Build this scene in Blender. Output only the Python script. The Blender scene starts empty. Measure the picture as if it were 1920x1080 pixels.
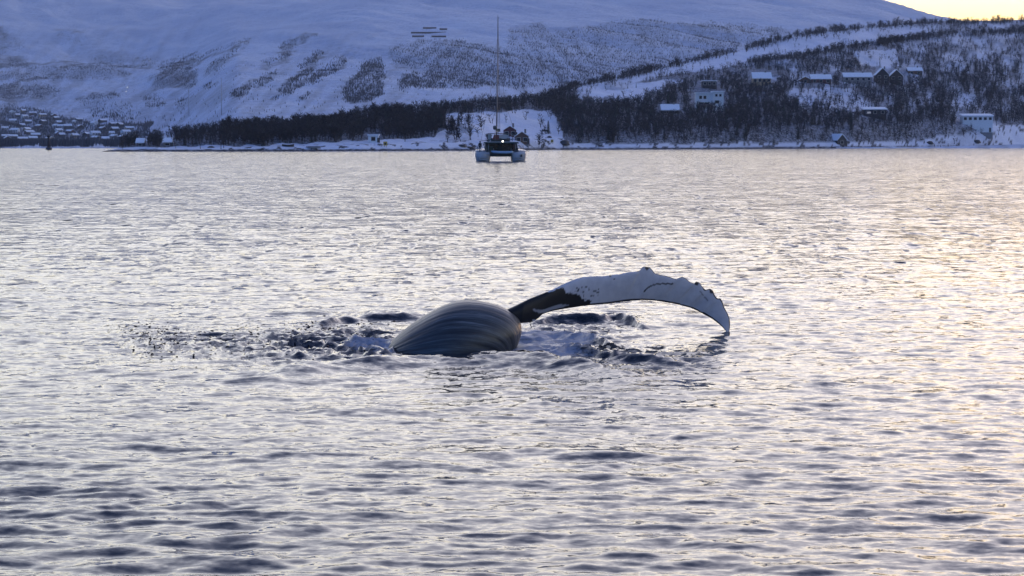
import bpy, math, random
import numpy as np
from mathutils import Vector, Matrix

random.seed(7)
rng = np.random.default_rng(11)
C = bpy.context.scene.collection
S = bpy.context.scene

# ------------------------------------------------------------------ camera
F = 4200.0            # focal length in px of the 1920 px wide photograph
HZ = 262.0            # image row of the true horizon
CH = 3.5              # camera height above the water
PITCH = math.atan((540 - HZ) / F)
cam_d = bpy.data.cameras.new('camera')
cam = bpy.data.objects.new('camera', cam_d); C.objects.link(cam)
cam.location = (0, 0, CH)
cam.rotation_euler = (math.pi / 2 - PITCH, 0, 0)
cam_d.sensor_width = 36.0
cam_d.lens = 36.0 * F / 1920
cam_d.clip_start = 0.5
cam_d.clip_end = 40000
S.camera = cam

# ------------------------------------------------------------------ sky and light
W = bpy.data.worlds.new('World'); S.world = W
W.use_nodes = True
nt = W.node_tree
for n in list(nt.nodes): nt.nodes.remove(n)
wo = nt.nodes.new('ShaderNodeOutputWorld')
bg = nt.nodes.new('ShaderNodeBackground')
sky = nt.nodes.new('ShaderNodeTexSky')
sky.sky_type = 'NISHITA'
sky.sun_disc = False
SUN_EL, SUN_AZ = math.radians(3.0), math.radians(35)
sky.sun_elevation = SUN_EL
sky.sun_rotation = SUN_AZ
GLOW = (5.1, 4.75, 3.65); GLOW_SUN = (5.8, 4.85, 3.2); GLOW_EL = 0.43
sky.altitude = 0
sky.air_density = 1.0
sky.dust_density = 1.0
sky.ozone_density = 3.0
bg.inputs['Strength'].default_value = 0.15
# the camera's dusk white balance: a touch less green
wb = nt.nodes.new('ShaderNodeVectorMath'); wb.operation = 'MULTIPLY'; wb.inputs[1].default_value = (1.02, 0.925, 1.32)
nt.links.new(sky.outputs[0], wb.inputs[0])
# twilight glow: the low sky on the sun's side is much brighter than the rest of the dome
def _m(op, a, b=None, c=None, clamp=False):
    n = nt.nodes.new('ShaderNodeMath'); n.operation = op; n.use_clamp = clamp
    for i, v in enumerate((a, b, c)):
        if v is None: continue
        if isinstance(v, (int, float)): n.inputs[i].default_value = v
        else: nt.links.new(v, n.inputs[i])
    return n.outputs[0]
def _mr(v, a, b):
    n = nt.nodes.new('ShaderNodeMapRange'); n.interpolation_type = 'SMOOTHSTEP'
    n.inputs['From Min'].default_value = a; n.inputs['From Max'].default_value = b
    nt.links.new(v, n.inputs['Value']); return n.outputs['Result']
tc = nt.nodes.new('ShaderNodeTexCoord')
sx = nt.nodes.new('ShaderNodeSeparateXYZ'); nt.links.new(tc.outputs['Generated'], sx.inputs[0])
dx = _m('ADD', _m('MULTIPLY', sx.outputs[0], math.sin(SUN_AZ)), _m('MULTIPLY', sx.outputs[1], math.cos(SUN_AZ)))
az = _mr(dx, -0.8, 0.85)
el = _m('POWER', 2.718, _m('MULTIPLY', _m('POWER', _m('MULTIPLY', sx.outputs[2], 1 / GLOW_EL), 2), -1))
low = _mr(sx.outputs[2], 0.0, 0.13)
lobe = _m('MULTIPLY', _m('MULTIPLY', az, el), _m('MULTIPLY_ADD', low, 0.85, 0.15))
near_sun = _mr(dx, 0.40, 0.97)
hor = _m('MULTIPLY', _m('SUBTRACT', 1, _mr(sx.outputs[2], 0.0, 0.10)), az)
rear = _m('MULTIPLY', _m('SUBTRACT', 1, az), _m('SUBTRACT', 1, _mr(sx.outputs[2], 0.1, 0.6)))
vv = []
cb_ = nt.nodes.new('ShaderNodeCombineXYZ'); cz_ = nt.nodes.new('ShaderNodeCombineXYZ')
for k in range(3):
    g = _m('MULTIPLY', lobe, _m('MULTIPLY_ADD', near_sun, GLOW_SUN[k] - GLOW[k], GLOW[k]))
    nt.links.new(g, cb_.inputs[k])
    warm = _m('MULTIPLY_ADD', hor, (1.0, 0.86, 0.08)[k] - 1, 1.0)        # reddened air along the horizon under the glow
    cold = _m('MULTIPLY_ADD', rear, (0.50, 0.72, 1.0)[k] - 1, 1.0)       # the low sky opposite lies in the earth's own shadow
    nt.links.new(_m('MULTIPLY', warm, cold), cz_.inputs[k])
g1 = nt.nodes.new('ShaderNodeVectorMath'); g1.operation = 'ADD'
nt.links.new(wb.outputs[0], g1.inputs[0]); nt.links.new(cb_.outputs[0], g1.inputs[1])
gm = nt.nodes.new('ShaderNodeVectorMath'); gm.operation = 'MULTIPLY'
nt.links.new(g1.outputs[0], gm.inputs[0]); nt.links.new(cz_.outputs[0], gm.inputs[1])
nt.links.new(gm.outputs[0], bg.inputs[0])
nt.links.new(bg.outputs[0], wo.inputs[0])

sl = bpy.data.lights.new('sun', 'SUN')
sl.energy = 0.02
sl.angle = math.radians(12)
sl.color = (1.0, 0.82, 0.66)
so = bpy.data.objects.new('sun', sl); C.objects.link(so)
sun_dir = Vector((math.sin(SUN_AZ) * math.cos(SUN_EL), math.cos(SUN_AZ) * math.cos(SUN_EL), math.sin(SUN_EL)))
so.rotation_euler = sun_dir.to_track_quat('Z', 'Y').to_euler()

S.view_settings.view_transform = 'Standard'
S.view_settings.look = 'None'
S.view_settings.gamma = 1
S.view_settings.use_curve_mapping = False
S.view_settings.exposure = 1.71

# ------------------------------------------------------------------ helpers
CP, SP = math.cos(PITCH), math.sin(PITCH)

def ray(px, py):
    """direction per unit of world Y through a pixel of the photograph: x/Y and z/Y"""
    a = (np.asarray(px, float) - 960) / F
    b = (540 - np.asarray(py, float)) / F
    dy = CP + b * SP
    dz = -SP + b * CP
    return a / dy, dz / dy

def at_depth(px, py, Y):
    u, v = ray(px, py)
    return np.array([u * Y, Y, CH + v * Y])

def on_water(px, py, z=0.0):
    u, v = ray(px, py)
    Y = (z - CH) / v
    return np.array([u * Y, Y, z])

def project(x, y, z):
    """world -> photo pixel"""
    zz = z - CH
    d = y * CP - zz * SP
    b = (y * SP + zz * CP) / d
    return 960 + F * x / d, 540 - F * b

def tag(o, label=None, cat=None, group=None, kind=None):
    if label: o['label'] = label
    if cat: o['category'] = cat
    if group: o['group'] = group
    if kind: o['kind'] = kind
    return o

def link(name, me, parent=None, mats=None):
    o = bpy.data.objects.new(name, me)
    C.objects.link(o)
    if parent is not None: o.parent = parent
    if mats and me is not None and len(me.materials) == 0:
        for m in mats: me.materials.append(m)
    return o

def empty(name, loc, rz=0, scale=1):
    o = bpy.data.objects.new(name, None); C.objects.link(o)
    o.empty_display_size = 0.3
    o.location = loc; o.rotation_euler = (0, 0, rz); o.scale = (scale,) * 3
    return o

def mesh_np(name, V, Fc, smooth=True, attrs=None, mat_idx=None):
    """V (n,3), Fc (m,k) equal sized faces"""
    V = np.asarray(V, np.float32); Fc = np.asarray(Fc, np.int32)
    me = bpy.data.meshes.new(name)
    k = Fc.shape[1]
    me.vertices.add(len(V)); me.vertices.foreach_set('co', V.ravel())
    me.loops.add(Fc.size); me.loops.foreach_set('vertex_index', Fc.ravel())
    me.polygons.add(len(Fc))
    me.polygons.foreach_set('loop_start', np.arange(0, Fc.size, k, dtype=np.int32))
    me.polygons.foreach_set('loop_total', np.full(len(Fc), k, np.int32))
    me.polygons.foreach_set('use_smooth', np.full(len(Fc), smooth, bool))
    if mat_idx is not None: me.polygons.foreach_set('material_index', np.asarray(mat_idx, np.int32))
    me.update(calc_edges=True)
    if attrs:
        for an, av in attrs.items():
            a = me.attributes.new(an, 'FLOAT', 'POINT')
            a.data.foreach_set('value', np.asarray(av, np.float32).ravel())
    return me

def grid_faces(nr, nc):
    i = np.arange(nr - 1)[:, None] * nc + np.arange(nc - 1)[None, :]
    i = i.ravel()
    return np.stack([i, i + 1, i + nc + 1, i + nc], 1)

class MB:
    """collects simple shapes into one mesh"""
    def __init__(s): s.v = []; s.f = []; s.sm = []
    def add(s, vs, fs, smooth=False):
        b = len(s.v); s.v += [tuple(v) for v in vs]
        for f in fs: s.f.append([b + i for i in f]); s.sm.append(smooth)
        return s
    def box(s, x0, x1, y0, y1, z0, z1):
        vs = [(x, y, z) for z in (z0, z1) for y in (y0, y1) for x in (x0, x1)]
        s.add(vs, [(0, 2, 3, 1), (4, 5, 7, 6), (0, 1, 5, 4), (2, 6, 7, 3), (0, 4, 6, 2), (1, 3, 7, 5)])
        return s
    def tube(s, pts, radii, n=8, cap=True, squash=1.0):
        pts = [Vector(p) for p in pts]
        if not hasattr(radii, '__len__'): radii = [radii] * len(pts)
        rings = []
        up = Vector((0, 0, 1))
        for i, p in enumerate(pts):
            t = (pts[min(i + 1, len(pts) - 1)] - pts[max(i - 1, 0)]).normalized()
            a = t.cross(up)
            if a.length < 1e-3: a = Vector((1, 0, 0))
            a.normalize(); b = t.cross(a).normalized()
            rings.append([p + (a * math.cos(2 * math.pi * k / n) + b * squash * math.sin(2 * math.pi * k / n)) * radii[i] for k in range(n)])
        vs = [v for r in rings for v in r]; fs = []
        for i in range(len(rings) - 1):
            for k in range(n):
                fs.append((i * n + k, i * n + (k + 1) % n, (i + 1) * n + (k + 1) % n, (i + 1) * n + k))
        if cap:
            fs.append(tuple(range(n - 1, -1, -1))); fs.append(tuple((len(rings) - 1) * n + k for k in range(n)))
        s.add(vs, fs, True); return s
    def loft(s, rings, cap=True, smooth=True):
        n = len(rings[0]); vs = [v for r in rings for v in r]; fs = []
        for i in range(len(rings) - 1):
            for k in range(n):
                fs.append((i * n + k, i * n + (k + 1) % n, (i + 1) * n + (k + 1) % n, (i + 1) * n + k))
        if cap:
            fs.append(tuple(range(n - 1, -1, -1))); fs.append(tuple((len(rings) - 1) * n + k for k in range(n)))
        s.add(vs, fs, smooth); return s
    def prism(s, poly, y0, y1):
        n = len(poly)
        vs = [(x, y0, z) for x, z in poly] + [(x, y1, z) for x, z in poly]
        fs = [tuple(range(n)), tuple(range(2 * n - 1, n - 1, -1))] + [(k, k + n, (k + 1) % n + n, (k + 1) % n) for k in range(n)]
        s.add(vs, fs); return s
    def mesh(s, name):
        me = bpy.data.meshes.new(name); me.from_pydata(s.v, [], s.f); me.update()
        me.polygons.foreach_set('use_smooth', s.sm)
        return me
    def build(s, name, mat, parent=None):
        return link(name, s.mesh(name), parent, [mat])

# lattice value noise with numpy (smooth), for terrain and masks
_perm = rng.random((512, 512)).astype(np.float64)
def vnoise(x, y):
    x = np.asarray(x, float); y = np.asarray(y, float)
    xi = np.floor(x).astype(int); yi = np.floor(y).astype(int)
    fx = x - xi; fy = y - yi
    fx = fx * fx * (3 - 2 * fx); fy = fy * fy * (3 - 2 * fy)
    a = _perm[xi % 512, yi % 512]; b = _perm[(xi + 1) % 512, yi % 512]
    c = _perm[xi % 512, (yi + 1) % 512]; d = _perm[(xi + 1) % 512, (yi + 1) % 512]
    return (a * (1 - fx) + b * fx) * (1 - fy) + (c * (1 - fx) + d * fx) * fy
def fbm(x, y, oct=4, gain=0.5):
    s = 0; a = 1; t = 0
    for i in range(oct):
        s = s + a * vnoise(x * 2 ** i + 17.3 * i, y * 2 ** i + 5.1 * i); t += a; a *= gain
    return s / t          # 0..1

def inpoly(px, py, poly):
    px = np.asarray(px, float); py = np.asarray(py, float)
    r = np.zeros(px.shape, bool); n = len(poly)
    for i in range(n):
        x0, y0 = poly[i]; x1, y1 = poly[(i + 1) % n]
        if y0 == y1: continue
        c = ((y0 > py) != (y1 > py)) & (px < (x1 - x0) * (py - y0) / (y1 - y0) + x0)
        r ^= c
    return r

def sstep(a, b, x):
    t = np.clip((x - a) / (b - a), 0, 1); return t * t * (3 - 2 * t)

# ------------------------------------------------------------------ materials
def mat(name):
    m = bpy.data.materials.new(name); m.use_nodes = True
    nt = m.node_tree; b = nt.nodes['Principled BSDF']
    return m, nt, b
def N(nt, t, **kw):
    n = nt.nodes.new(t)
    for k, v in kw.items(): setattr(n, k, v)
    return n
def L(nt, a, b): nt.links.new(a, b)
def noise_node(nt, scale, detail=4, rough=0.5, vec=None, stretch=None):
    n = N(nt, 'ShaderNodeTexNoise'); n.inputs['Scale'].default_value = scale
    n.inputs['Detail'].default_value = detail; n.inputs['Roughness'].default_value = rough
    src = vec
    if src is None:
        g = N(nt, 'ShaderNodeNewGeometry'); src = g.outputs['Position']
    if stretch:
        mp = N(nt, 'ShaderNodeMapping'); mp.inputs['Scale'].default_value = stretch
        L(nt, src, mp.inputs[0]); src = mp.outputs[0]
    L(nt, src, n.inputs['Vector']); return n
def ramp(nt, fac, stops):
    r = N(nt, 'ShaderNodeValToRGB'); e = r.color_ramp.elements
    while len(e) > 1: e.remove(e[-1])
    e[0].position = stops[0][0]; e[0].color = (*stops[0][1], 1)
    for p, c in stops[1:]:
        k = e.new(p); k.color = (*c, 1)
    L(nt, fac, r.inputs[0]); return r
def attr(nt, name):
    a = N(nt, 'ShaderNodeAttribute'); a.attribute_name = name; return a.outputs['Fac']
def math_(nt, op, a, b=None, c=None, clamp=False):
    m = N(nt, 'ShaderNodeMath', operation=op); m.use_clamp = clamp
    for i, v in enumerate((a, b, c)):
        if v is None: continue
        if isinstance(v, (int, float)): m.inputs[i].default_value = v
        else: L(nt, v, m.inputs[i])
    return m.outputs[0]
def mixc(nt, fac, a, b):
    m = N(nt, 'ShaderNodeMix', data_type='RGBA')
    if isinstance(fac, (int, float)): m.inputs['Factor'].default_value = fac
    else: L(nt, fac, m.inputs['Factor'])
    for k, v in (('A', a), ('B', b)):
        s = [i for i in m.inputs if i.name == k and i.type == 'RGBA'][0]
        if isinstance(v, tuple): s.default_value = (*v, 1)
        else: L(nt, v, s)
    return [o for o in m.outputs if o.type == 'RGBA'][0]
def bump(nt, b, h, strength, dist):
    bp = N(nt, 'ShaderNodeBump'); bp.inputs['Strength'].default_value = strength
    bp.inputs['Distance'].default_value = dist
    L(nt, h, bp.inputs['Height']); L(nt, bp.outputs[0], b.inputs['Normal']); return bp

def simple(name, col, rough=0.7, var=0.15, scale=3.0, metal=0.0):
    m, nt, b = mat(name)
    n = noise_node(nt, scale, 5, 0.6)
    lo = tuple(c * (1 - var) for c in col); hi = tuple(min(1, c * (1 + var)) for c in col)
    r = ramp(nt, n.outputs[0], [(0.3, lo), (0.7, hi)])
    L(nt, r.outputs[0], b.inputs['Base Color'])
    b.inputs['Roughness'].default_value = rough; b.inputs['Metallic'].default_value = metal
    return m

def snow_mat(name, scale, rock_col=(0.035, 0.036, 0.042), shore=False, lo=(0.58, 0.62, 0.74), hi=(0.70, 0.74, 0.83)):
    m, nt, b = mat(name)
    n = noise_node(nt, scale, 6, 0.6)
    n2 = noise_node(nt, scale * 7, 4, 0.6)
    snow = ramp(nt, n.outputs[0], [(0.3, lo), (0.7, hi)])
    sc = attr(nt, 'scrub')
    s1 = math_(nt, 'MULTIPLY_ADD', n2.outputs[0], 1.6, -0.8)
    s2 = math_(nt, 'ADD', sc, math_(nt, 'MULTIPLY', s1, math_(nt, 'MULTIPLY', sc, 1.5)), clamp=True)
    c = mixc(nt, s2, snow.outputs[0], rock_col)
    L(nt, c, b.inputs['Base Color'])
    b.inputs['Roughness'].default_value = 0.9
    b.inputs['Specular IOR Level'].default_value = 0.1
    bump(nt, b, n2.outputs[0], 0.5, 0.12 / scale)
    return m
M = {}
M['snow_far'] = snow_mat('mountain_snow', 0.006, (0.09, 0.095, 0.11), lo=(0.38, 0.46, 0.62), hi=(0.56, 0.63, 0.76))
M['snow_near'] = snow_mat('hillside_snow', 0.15)
M['snow_roof'] = simple('roof_snow', (0.78, 0.80, 0.84), 0.9, 0.05)
M['bark'] = simple('birch_bark', (0.055, 0.05, 0.05), 0.9, 0.4, 1.5)
M['twigs'] = simple('bare_twigs', (0.022, 0.020, 0.023), 0.95, 0.4, 0.6)
M['needles'] = simple('spruce_needles', (0.018, 0.028, 0.022), 0.95, 0.4, 0.8)
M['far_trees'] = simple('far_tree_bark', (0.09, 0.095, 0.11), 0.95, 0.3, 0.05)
M['rock'] = simple('wet_shore_rock', (0.035, 0.034, 0.038), 0.6, 0.5, 1.2)
M['white_wall'] = simple('white_boards', (0.62, 0.65, 0.66), 0.7, 0.06)
M['dark_wall'] = simple('dark_stained_boards', (0.035, 0.028, 0.028), 0.8, 0.2)
M['red_wall'] = simple('red_painted_boards', (0.085, 0.022, 0.022), 0.8, 0.2)
M['brown_wall'] = simple('brown_painted_boards', (0.12, 0.065, 0.04), 0.8, 0.2)
M['ochre_wall'] = simple('ochre_painted_boards', (0.42, 0.33, 0.21), 0.8, 0.1)
M['grey_wall'] = simple('grey_boards', (0.20, 0.19, 0.19), 0.8, 0.15)
M['yellow'] = simple('yellow_paint', (0.50, 0.36, 0.06), 0.7, 0.1)
M['trim'] = simple('window_trim', (0.5, 0.5, 0.5), 0.6, 0.05)
M['steel'] = simple('galvanised_steel', (0.30, 0.31, 0.33), 0.5, 0.1, 2, 0.6)
M['timber'] = simple('weathered_timber', (0.07, 0.06, 0.055), 0.9, 0.25, 0.5)
def glass_mat():
    m, nt, b = mat('window_glass')
    b.inputs['Base Color'].default_value = (0.02, 0.022, 0.028, 1)
    b.inputs['Roughness'].default_value = 0.08
    return m
M['glass'] = glass_mat()
def lamp_mat(name, col, st):
    m, nt, b = mat(name)
    b.inputs['Base Color'].default_value = (0.8, 0.8, 0.7, 1)
    b.inputs['Emission Color'].default_value = (*col, 1)
    b.inputs['Emission Strength'].default_value = st
    return m
M['lamp'] = lamp_mat('lit_lamp', (1.0, 0.95, 0.8), 3)
M['lit_window'] = lamp_mat('lit_window', (1.0, 0.62, 0.25), 0.04)

def water_mat():
    m, nt, b = mat('sea_water')
    g = N(nt, 'ShaderNodeNewGeometry')
    pos = g.outputs['Position']
    # ripples as slopes: the short waves the mesh leaves out tilt the surface directly
    fs = attr(nt, 'far')       # 0 near .. 1 far, where the geometry no longer carries the short waves
    ch = attr(nt, 'chop')
    g_n = g.outputs['Normal']
    acc = None
    for sc_, det, st, near, farw in ((0.30, 3, (0.6, 1, 1), 0.0, 0.09), (1.1, 3, (0.7, 1, 1), 0.0, 0.32), (4.2, 3, (0.6, 1, 1), 0.28, 0.34), (13.0, 2, (0.7, 1, 1), 0.24, 0.18)):
        nn = noise_node(nt, sc_, det, 0.55, pos, st)
        v0 = N(nt, 'ShaderNodeVectorMath', operation='SUBTRACT'); v0.inputs[1].default_value = (0.5, 0.5, 0.5)
        L(nt, nn.outputs['Color'], v0.inputs[0])
        v1 = N(nt, 'ShaderNodeVectorMath', operation='MULTIPLY'); v1.inputs[1].default_value = (0.7, 1.0, 0.0)
        L(nt, v0.outputs[0], v1.inputs[0])
        v2 = N(nt, 'ShaderNodeVectorMath', operation='SCALE')
        L(nt, v1.outputs[0], v2.inputs[0])
        amp = math_(nt, 'ADD', math_(nt, 'MULTIPLY_ADD', fs, farw - near, near), math_(nt, 'MULTIPLY', ch, 0.22))
        L(nt, amp, v2.inputs['Scale'])
        if acc is None: acc = v2.outputs[0]
        else:
            ad = N(nt, 'ShaderNodeVectorMath', operation='ADD'); L(nt, acc, ad.inputs[0]); L(nt, v2.outputs[0], ad.inputs[1]); acc = ad.outputs[0]
    # lone steep wavelets: their near faces look up into the dark sky
    for sc_, st, th_ in ((1.0, (2.3, 0.60, 1), 0.60), (1.0, (1.1, 0.26, 1), 0.615)):
        wn = noise_node(nt, sc_, 2, 0.5, pos, st)
        ex = math_(nt, 'MULTIPLY', math_(nt, 'MULTIPLY', math_(nt, 'SUBTRACT', wn.outputs[0], th_), 9.0, clamp=True), math_(nt, 'MULTIPLY_ADD', fs, -0.34, -0.02))
        cv = N(nt, 'ShaderNodeCombineXYZ'); L(nt, ex, cv.inputs[1])
        ad = N(nt, 'ShaderNodeVectorMath', operation='ADD'); L(nt, acc, ad.inputs[0]); L(nt, cv.outputs[0], ad.inputs[1]); acc = ad.outputs[0]
    ad = N(nt, 'ShaderNodeVectorMath', operation='ADD'); L(nt, acc, ad.inputs[0]); L(nt, g_n, ad.inputs[1])
    nm = N(nt, 'ShaderNodeVectorMath', operation='NORMALIZE'); L(nt, ad.outputs[0], nm.inputs[0])
    L(nt, nm.outputs[0], b.inputs['Normal'])
    # foam
    fn = noise_node(nt, 7.0, 6, 0.72, pos, (0.6, 0.8, 1.5))
    fo = attr(nt, 'foam')
    f1 = math_(nt, 'SUBTRACT', math_(nt, 'ADD', math_(nt, 'MULTIPLY', fn.outputs[0], 1.0), fo), 1.0)
    f2 = math_(nt, 'MULTIPLY', math_(nt, 'MULTIPLY', f1, 3.0, clamp=True), 0.85)
    c = mixc(nt, f2, (0.006, 0.010, 0.018), (0.33, 0.355, 0.43))
    L(nt, c, b.inputs['Base Color'])
    rr = math_(nt, 'ADD', math_(nt, 'MULTIPLY', f2, 0.5), math_(nt, 'MULTIPLY_ADD', fs, 0.06, 0.06))
    L(nt, rr, b.inputs['Roughness'])
    b.inputs['IOR'].default_value = 1.34
    return m
M['water'] = water_mat()

# ------------------------------------------------------------------ sea
WHALE_Y = 37.6
SLOPE = 0.0116
def build_water():
    pyr = np.concatenate([
        np.array([60000., 9000., 4200., 2600., 1900., 1500., 1250.]),
        np.linspace(1120, 640, 400), np.linspace(639.3, 300, 400)[0:], np.linspace(299, 268, 60), np.array([266., 264.5, 263.4, 262.8])])
    cx = np.concatenate([np.linspace(-2600, -140, 34), np.linspace(-120, 2040, 690), np.linspace(2060, 4500, 34)])
    # rows: straight lines of equal depth
    _, v = ray(960, np.minimum(pyr, 5000)); v = np.where(pyr > 5000, -1e9, v)
    Y = np.where(pyr > 5000, -30.0, -CH / np.where(v < -1e8, -1, v))
    Y[0] = -60; Y[1] = -15 if pyr[1] > 5000 else Y[1]
    ok = np.argsort(Y); Y = Y[ok]
    U = (cx - 960) / F
    X = U[None, :] * np.maximum(Y[:, None], 14.0) * 1.0
    YY = np.repeat(Y[:, None], len(cx), 1)
    dY = np.gradient(Y)[:, None]
    dX = (np.gradient(U)[None, :] * np.maximum(Y[:, None], 14))
    Z = np.zeros_like(X)
    r = np.random.default_rng(5)
    n = 150
    lam = np.exp(r.uniform(np.log(0.22), np.log(5.0), n))
    th = math.radians(-80) + r.normal(0, 0.62, n)        # travel towards the camera, crests slightly rising to the right
    ph = r.uniform(0, 2 * np.pi, n)
    # wind comes in patches: every band of wavelengths has its own uneven cover, so that crests stand alone
    def cover(sc, ox, lo, k):
        e = fbm(X / (sc * 1.6) + ox, YY / sc + ox * 1.7, 3)
        return 0.72 + 0.5 * k * np.clip(e - lo, 0, 1)
    env = [(0.5, cover(1.6, 3, 0.45, 3.0)), (1.1, cover(2.6, 11, 0.47, 4.2)), (2.6, cover(5.0, 23, 0.48, 4.5)), (9, cover(11, 37, 0.45, 2.5))]
    for i in range(n):
        k = 2 * np.pi / lam[i]
        sl = SLOPE * (1.0 if lam[i] < 0.8 else (0.8 / lam[i]) ** 0.95) * (0.55 if lam[i] > 2.6 else 1)
        a = sl * 1.25 / k
        kx, ky = k * math.cos(th[i]), k * math.sin(th[i])
        samp = np.sqrt((dY * abs(math.sin(th[i]))) ** 2 + (dX * abs(math.cos(th[i]))) ** 2)
        w = sstep(1.6, 3.6, lam[i] / np.maximum(samp, 1e-3))
        pz = kx * X + ky * YY + ph[i]
        e = [q for m_, q in env if lam[i] <= m_][0]
        Z += a * w * e * (np.sin(pz) - 0.25 * np.cos(2 * pz))
    Z *= 0.85 + 0.3 * fbm(X / 30 + 40, YY / 40 + 9, 3)
    far = sstep(25, 110, YY)
    # --- water disturbed by the whale
    PX, PY = project(X, YY, 0 * X)
    def ridge(pts, amp, wn, wf, e=0.25):
        """wave crest along photo points; wn near-side, wf far-side width in m"""
        P = np.array([on_water(a, b)[:2] for a, b in pts])
        xs = P[:, 0]; yc = np.interp(X, xs, P[:, 1]) + 0.12 * (fbm(X * 2.3, X * 0 + 3.3, 2) - 0.5)
        t = (YY - yc)
        g = np.where(t < 0, np.exp(-(t / wn) ** 2), np.exp(-(t / wf) ** 2))
        en = sstep(xs[0] - e, xs[0] + e, X) * (1 - sstep(xs[-1] - e, xs[-1] + e, X))
        return amp * g * en * (0.75 + 0.5 * vnoise(X * 1.7 + amp * 50, X * 0 + 7))
    D = np.zeros_like(Z)
    D += ridge([(600, 612), (640, 605), (700, 600), (800, 597)], 0.10, 0.20, 1.0)
    D += ridge([(1000, 612), (1040, 606), (1110, 606), (1150, 602), (1185, 607), (1205, 615)], 0.10, 0.22, 0.8, 0.3)
    D += ridge([(480, 668), (560, 672), (650, 676), (735, 676)], 0.05, 0.2, 0.5)
    D += ridge([(440, 640), (520, 636), (600, 630), (660, 628)], 0.05, 0.2, 0.5)
    D += ridge([(420, 655), (520, 652), (600, 650), (690, 662), (740, 672)], 0.05, 0.22, 0.5)
    D += ridge([(560, 636), (640, 640), (700, 650)], 0.05, 0.2, 0.4)
    D += ridge([(500, 700), (640, 690), (760, 682), (860, 678), (980, 678), (1080, 690), (1160, 705)], 0.13, 0.9, 0.45, 1.0)
    D += ridge([(960, 640), (1040, 634), (1100, 640), (1150, 650)], 0.08, 0.25, 0.5)
    D += ridge([(1035, 668), (1062, 660), (1095, 664), (1180, 676), (1260, 680)], 0.09, 0.2, 0.5, 0.3)
    def blob(px, py, rx, ry):
        return np.exp(-(((PX - px) / rx) ** 2 + ((PY - py) / ry) ** 2) ** 1.5)
    chop = np.clip(1.7 * blob(580, 652, 180, 30) + 0.8 * blob(320, 642, 110, 30) + blob(690, 648, 75, 34) +
                   blob(1060, 645, 130, 36) + 0.7 * blob(1100, 604, 110, 14) + 0.5 * blob(700, 600, 110, 12) + 0.6 * blob(1230, 675, 150, 26), 0, 1.7)
    rg = 1 - np.abs(2 * fbm(X * 1.5 + 0.3 * YY, YY * 3.2, 3, 0.55) - 1) * 2.2      # sharp short crests
    rg2 = 1 - np.abs(2 * fbm(X * 4.5 - 0.5 * YY, YY * 7.5, 2, 0.5) - 1) * 2.2
    Z += chop * (0.060 * rg + 0.024 * rg2 - 0.03)
    Z += chop * 0.022 * (fbm(X * 10, YY * 8, 2, 0.6) - 0.5) * 2
    # a pointed crest in the open water
    D += 0.10 * blob(634, 449, 14, 2.2)
    D *= 0.75 + 0.7 * fbm(X * 2.2, YY * 3, 4, 0.6)
    Z = Z + D
    foam = np.clip(1.08 * blob(1015, 640, 74, 25) + 0.9 * blob(1100, 636, 50, 12) + 0.92 * blob(708, 654, 46, 14) +
                   1.2 * blob(950, 664, 90, 8) + 0.55 * blob(660, 645, 60, 14) + .5 * blob(1080, 668, 80, 12), 0, 0.80)
    V = np.stack([X, YY, Z], -1).reshape(-1, 3)
    me = mesh_np('water', V, grid_faces(len(Y), len(cx)), True, {'far': far, 'chop': chop, 'foam': foam})
    o = link('water', me, None, [M['water']]); tag(o, kind='structure')
build_water()

# ------------------------------------------------------------------ far mountain and town slope (one sheet of land)
# rows of the picture that the ground passes at a set of depths, for several columns
MX = np.array([-9000, -3000, -700, -60, 60, 170, 250, 330, 450, 700, 1000, 1300, 1500, 1630, 1762, 1900, 2300, 2900, 4500, 10000], float)
MD = np.array([905., 960., 1150., 1500., 2000., 2700., 3300., 4000., 5200., 6500.])
MP = np.array([  # image rows at those depths
    [279.2, 276, 266, 240, 190, 130, 60, 0, -90, -120],
    [279.2, 276, 268, 250, 220, 170, 120, 80, 0, -80],
    [279.2, 277.5, 274, 270, 264, 225, 165, 118, 50, -60],
    [279.2, 277.5, 274, 270, 264, 226, 166, 119, 48, -30],
    [279.2, 277.5, 274, 270, 264, 226, 163, 118, 42, -32],
    [279.2, 277.5, 274, 270, 262, 222, 155, 118, 38, -35],
    [279.2, 277.5, 274, 269, 258, 212, 145, 110, 32, -36],
    [279.2, 277.5, 273, 264, 245, 195, 120, 92, 22, -38],
    [279.2, 276, 267, 240, 180, 115, 70, 52, 5, -38],       # 450
    [279.2, 276, 266, 236, 175, 100, 45, 8, -22, -30],      # 700
    [279.2, 276, 266, 236, 175, 100, 45, 5, -25, -25],      # 1000
    [279.2, 276, 266, 236, 175, 105, 50, 8, -20, -22],      # 1300
    [279.2, 276, 266, 236, 180, 115, 60, 20, -14, -14],     # 1500
    [279.2, 276, 266, 236, 185, 125, 75, 35, 0, 4],         # 1630
    [279.2, 276, 266, 240, 195, 140, 100, 65, 36, 42],      # 1762
    [279.2, 276, 266, 245, 205, 165, 130, 105, 78, 84],     # 1900
    [279.2, 276, 268, 250, 220, 190, 165, 150, 130, 130],   # 2300
    [279.2, 276, 268, 252, 225, 200, 180, 160, 140, 140],
    [279.2, 276, 266, 236, 175, 110, 60, 20, -60, -90],
    [279.2, 276, 266, 230, 165, 90, 20, -50, -150, -200]], float)
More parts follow.
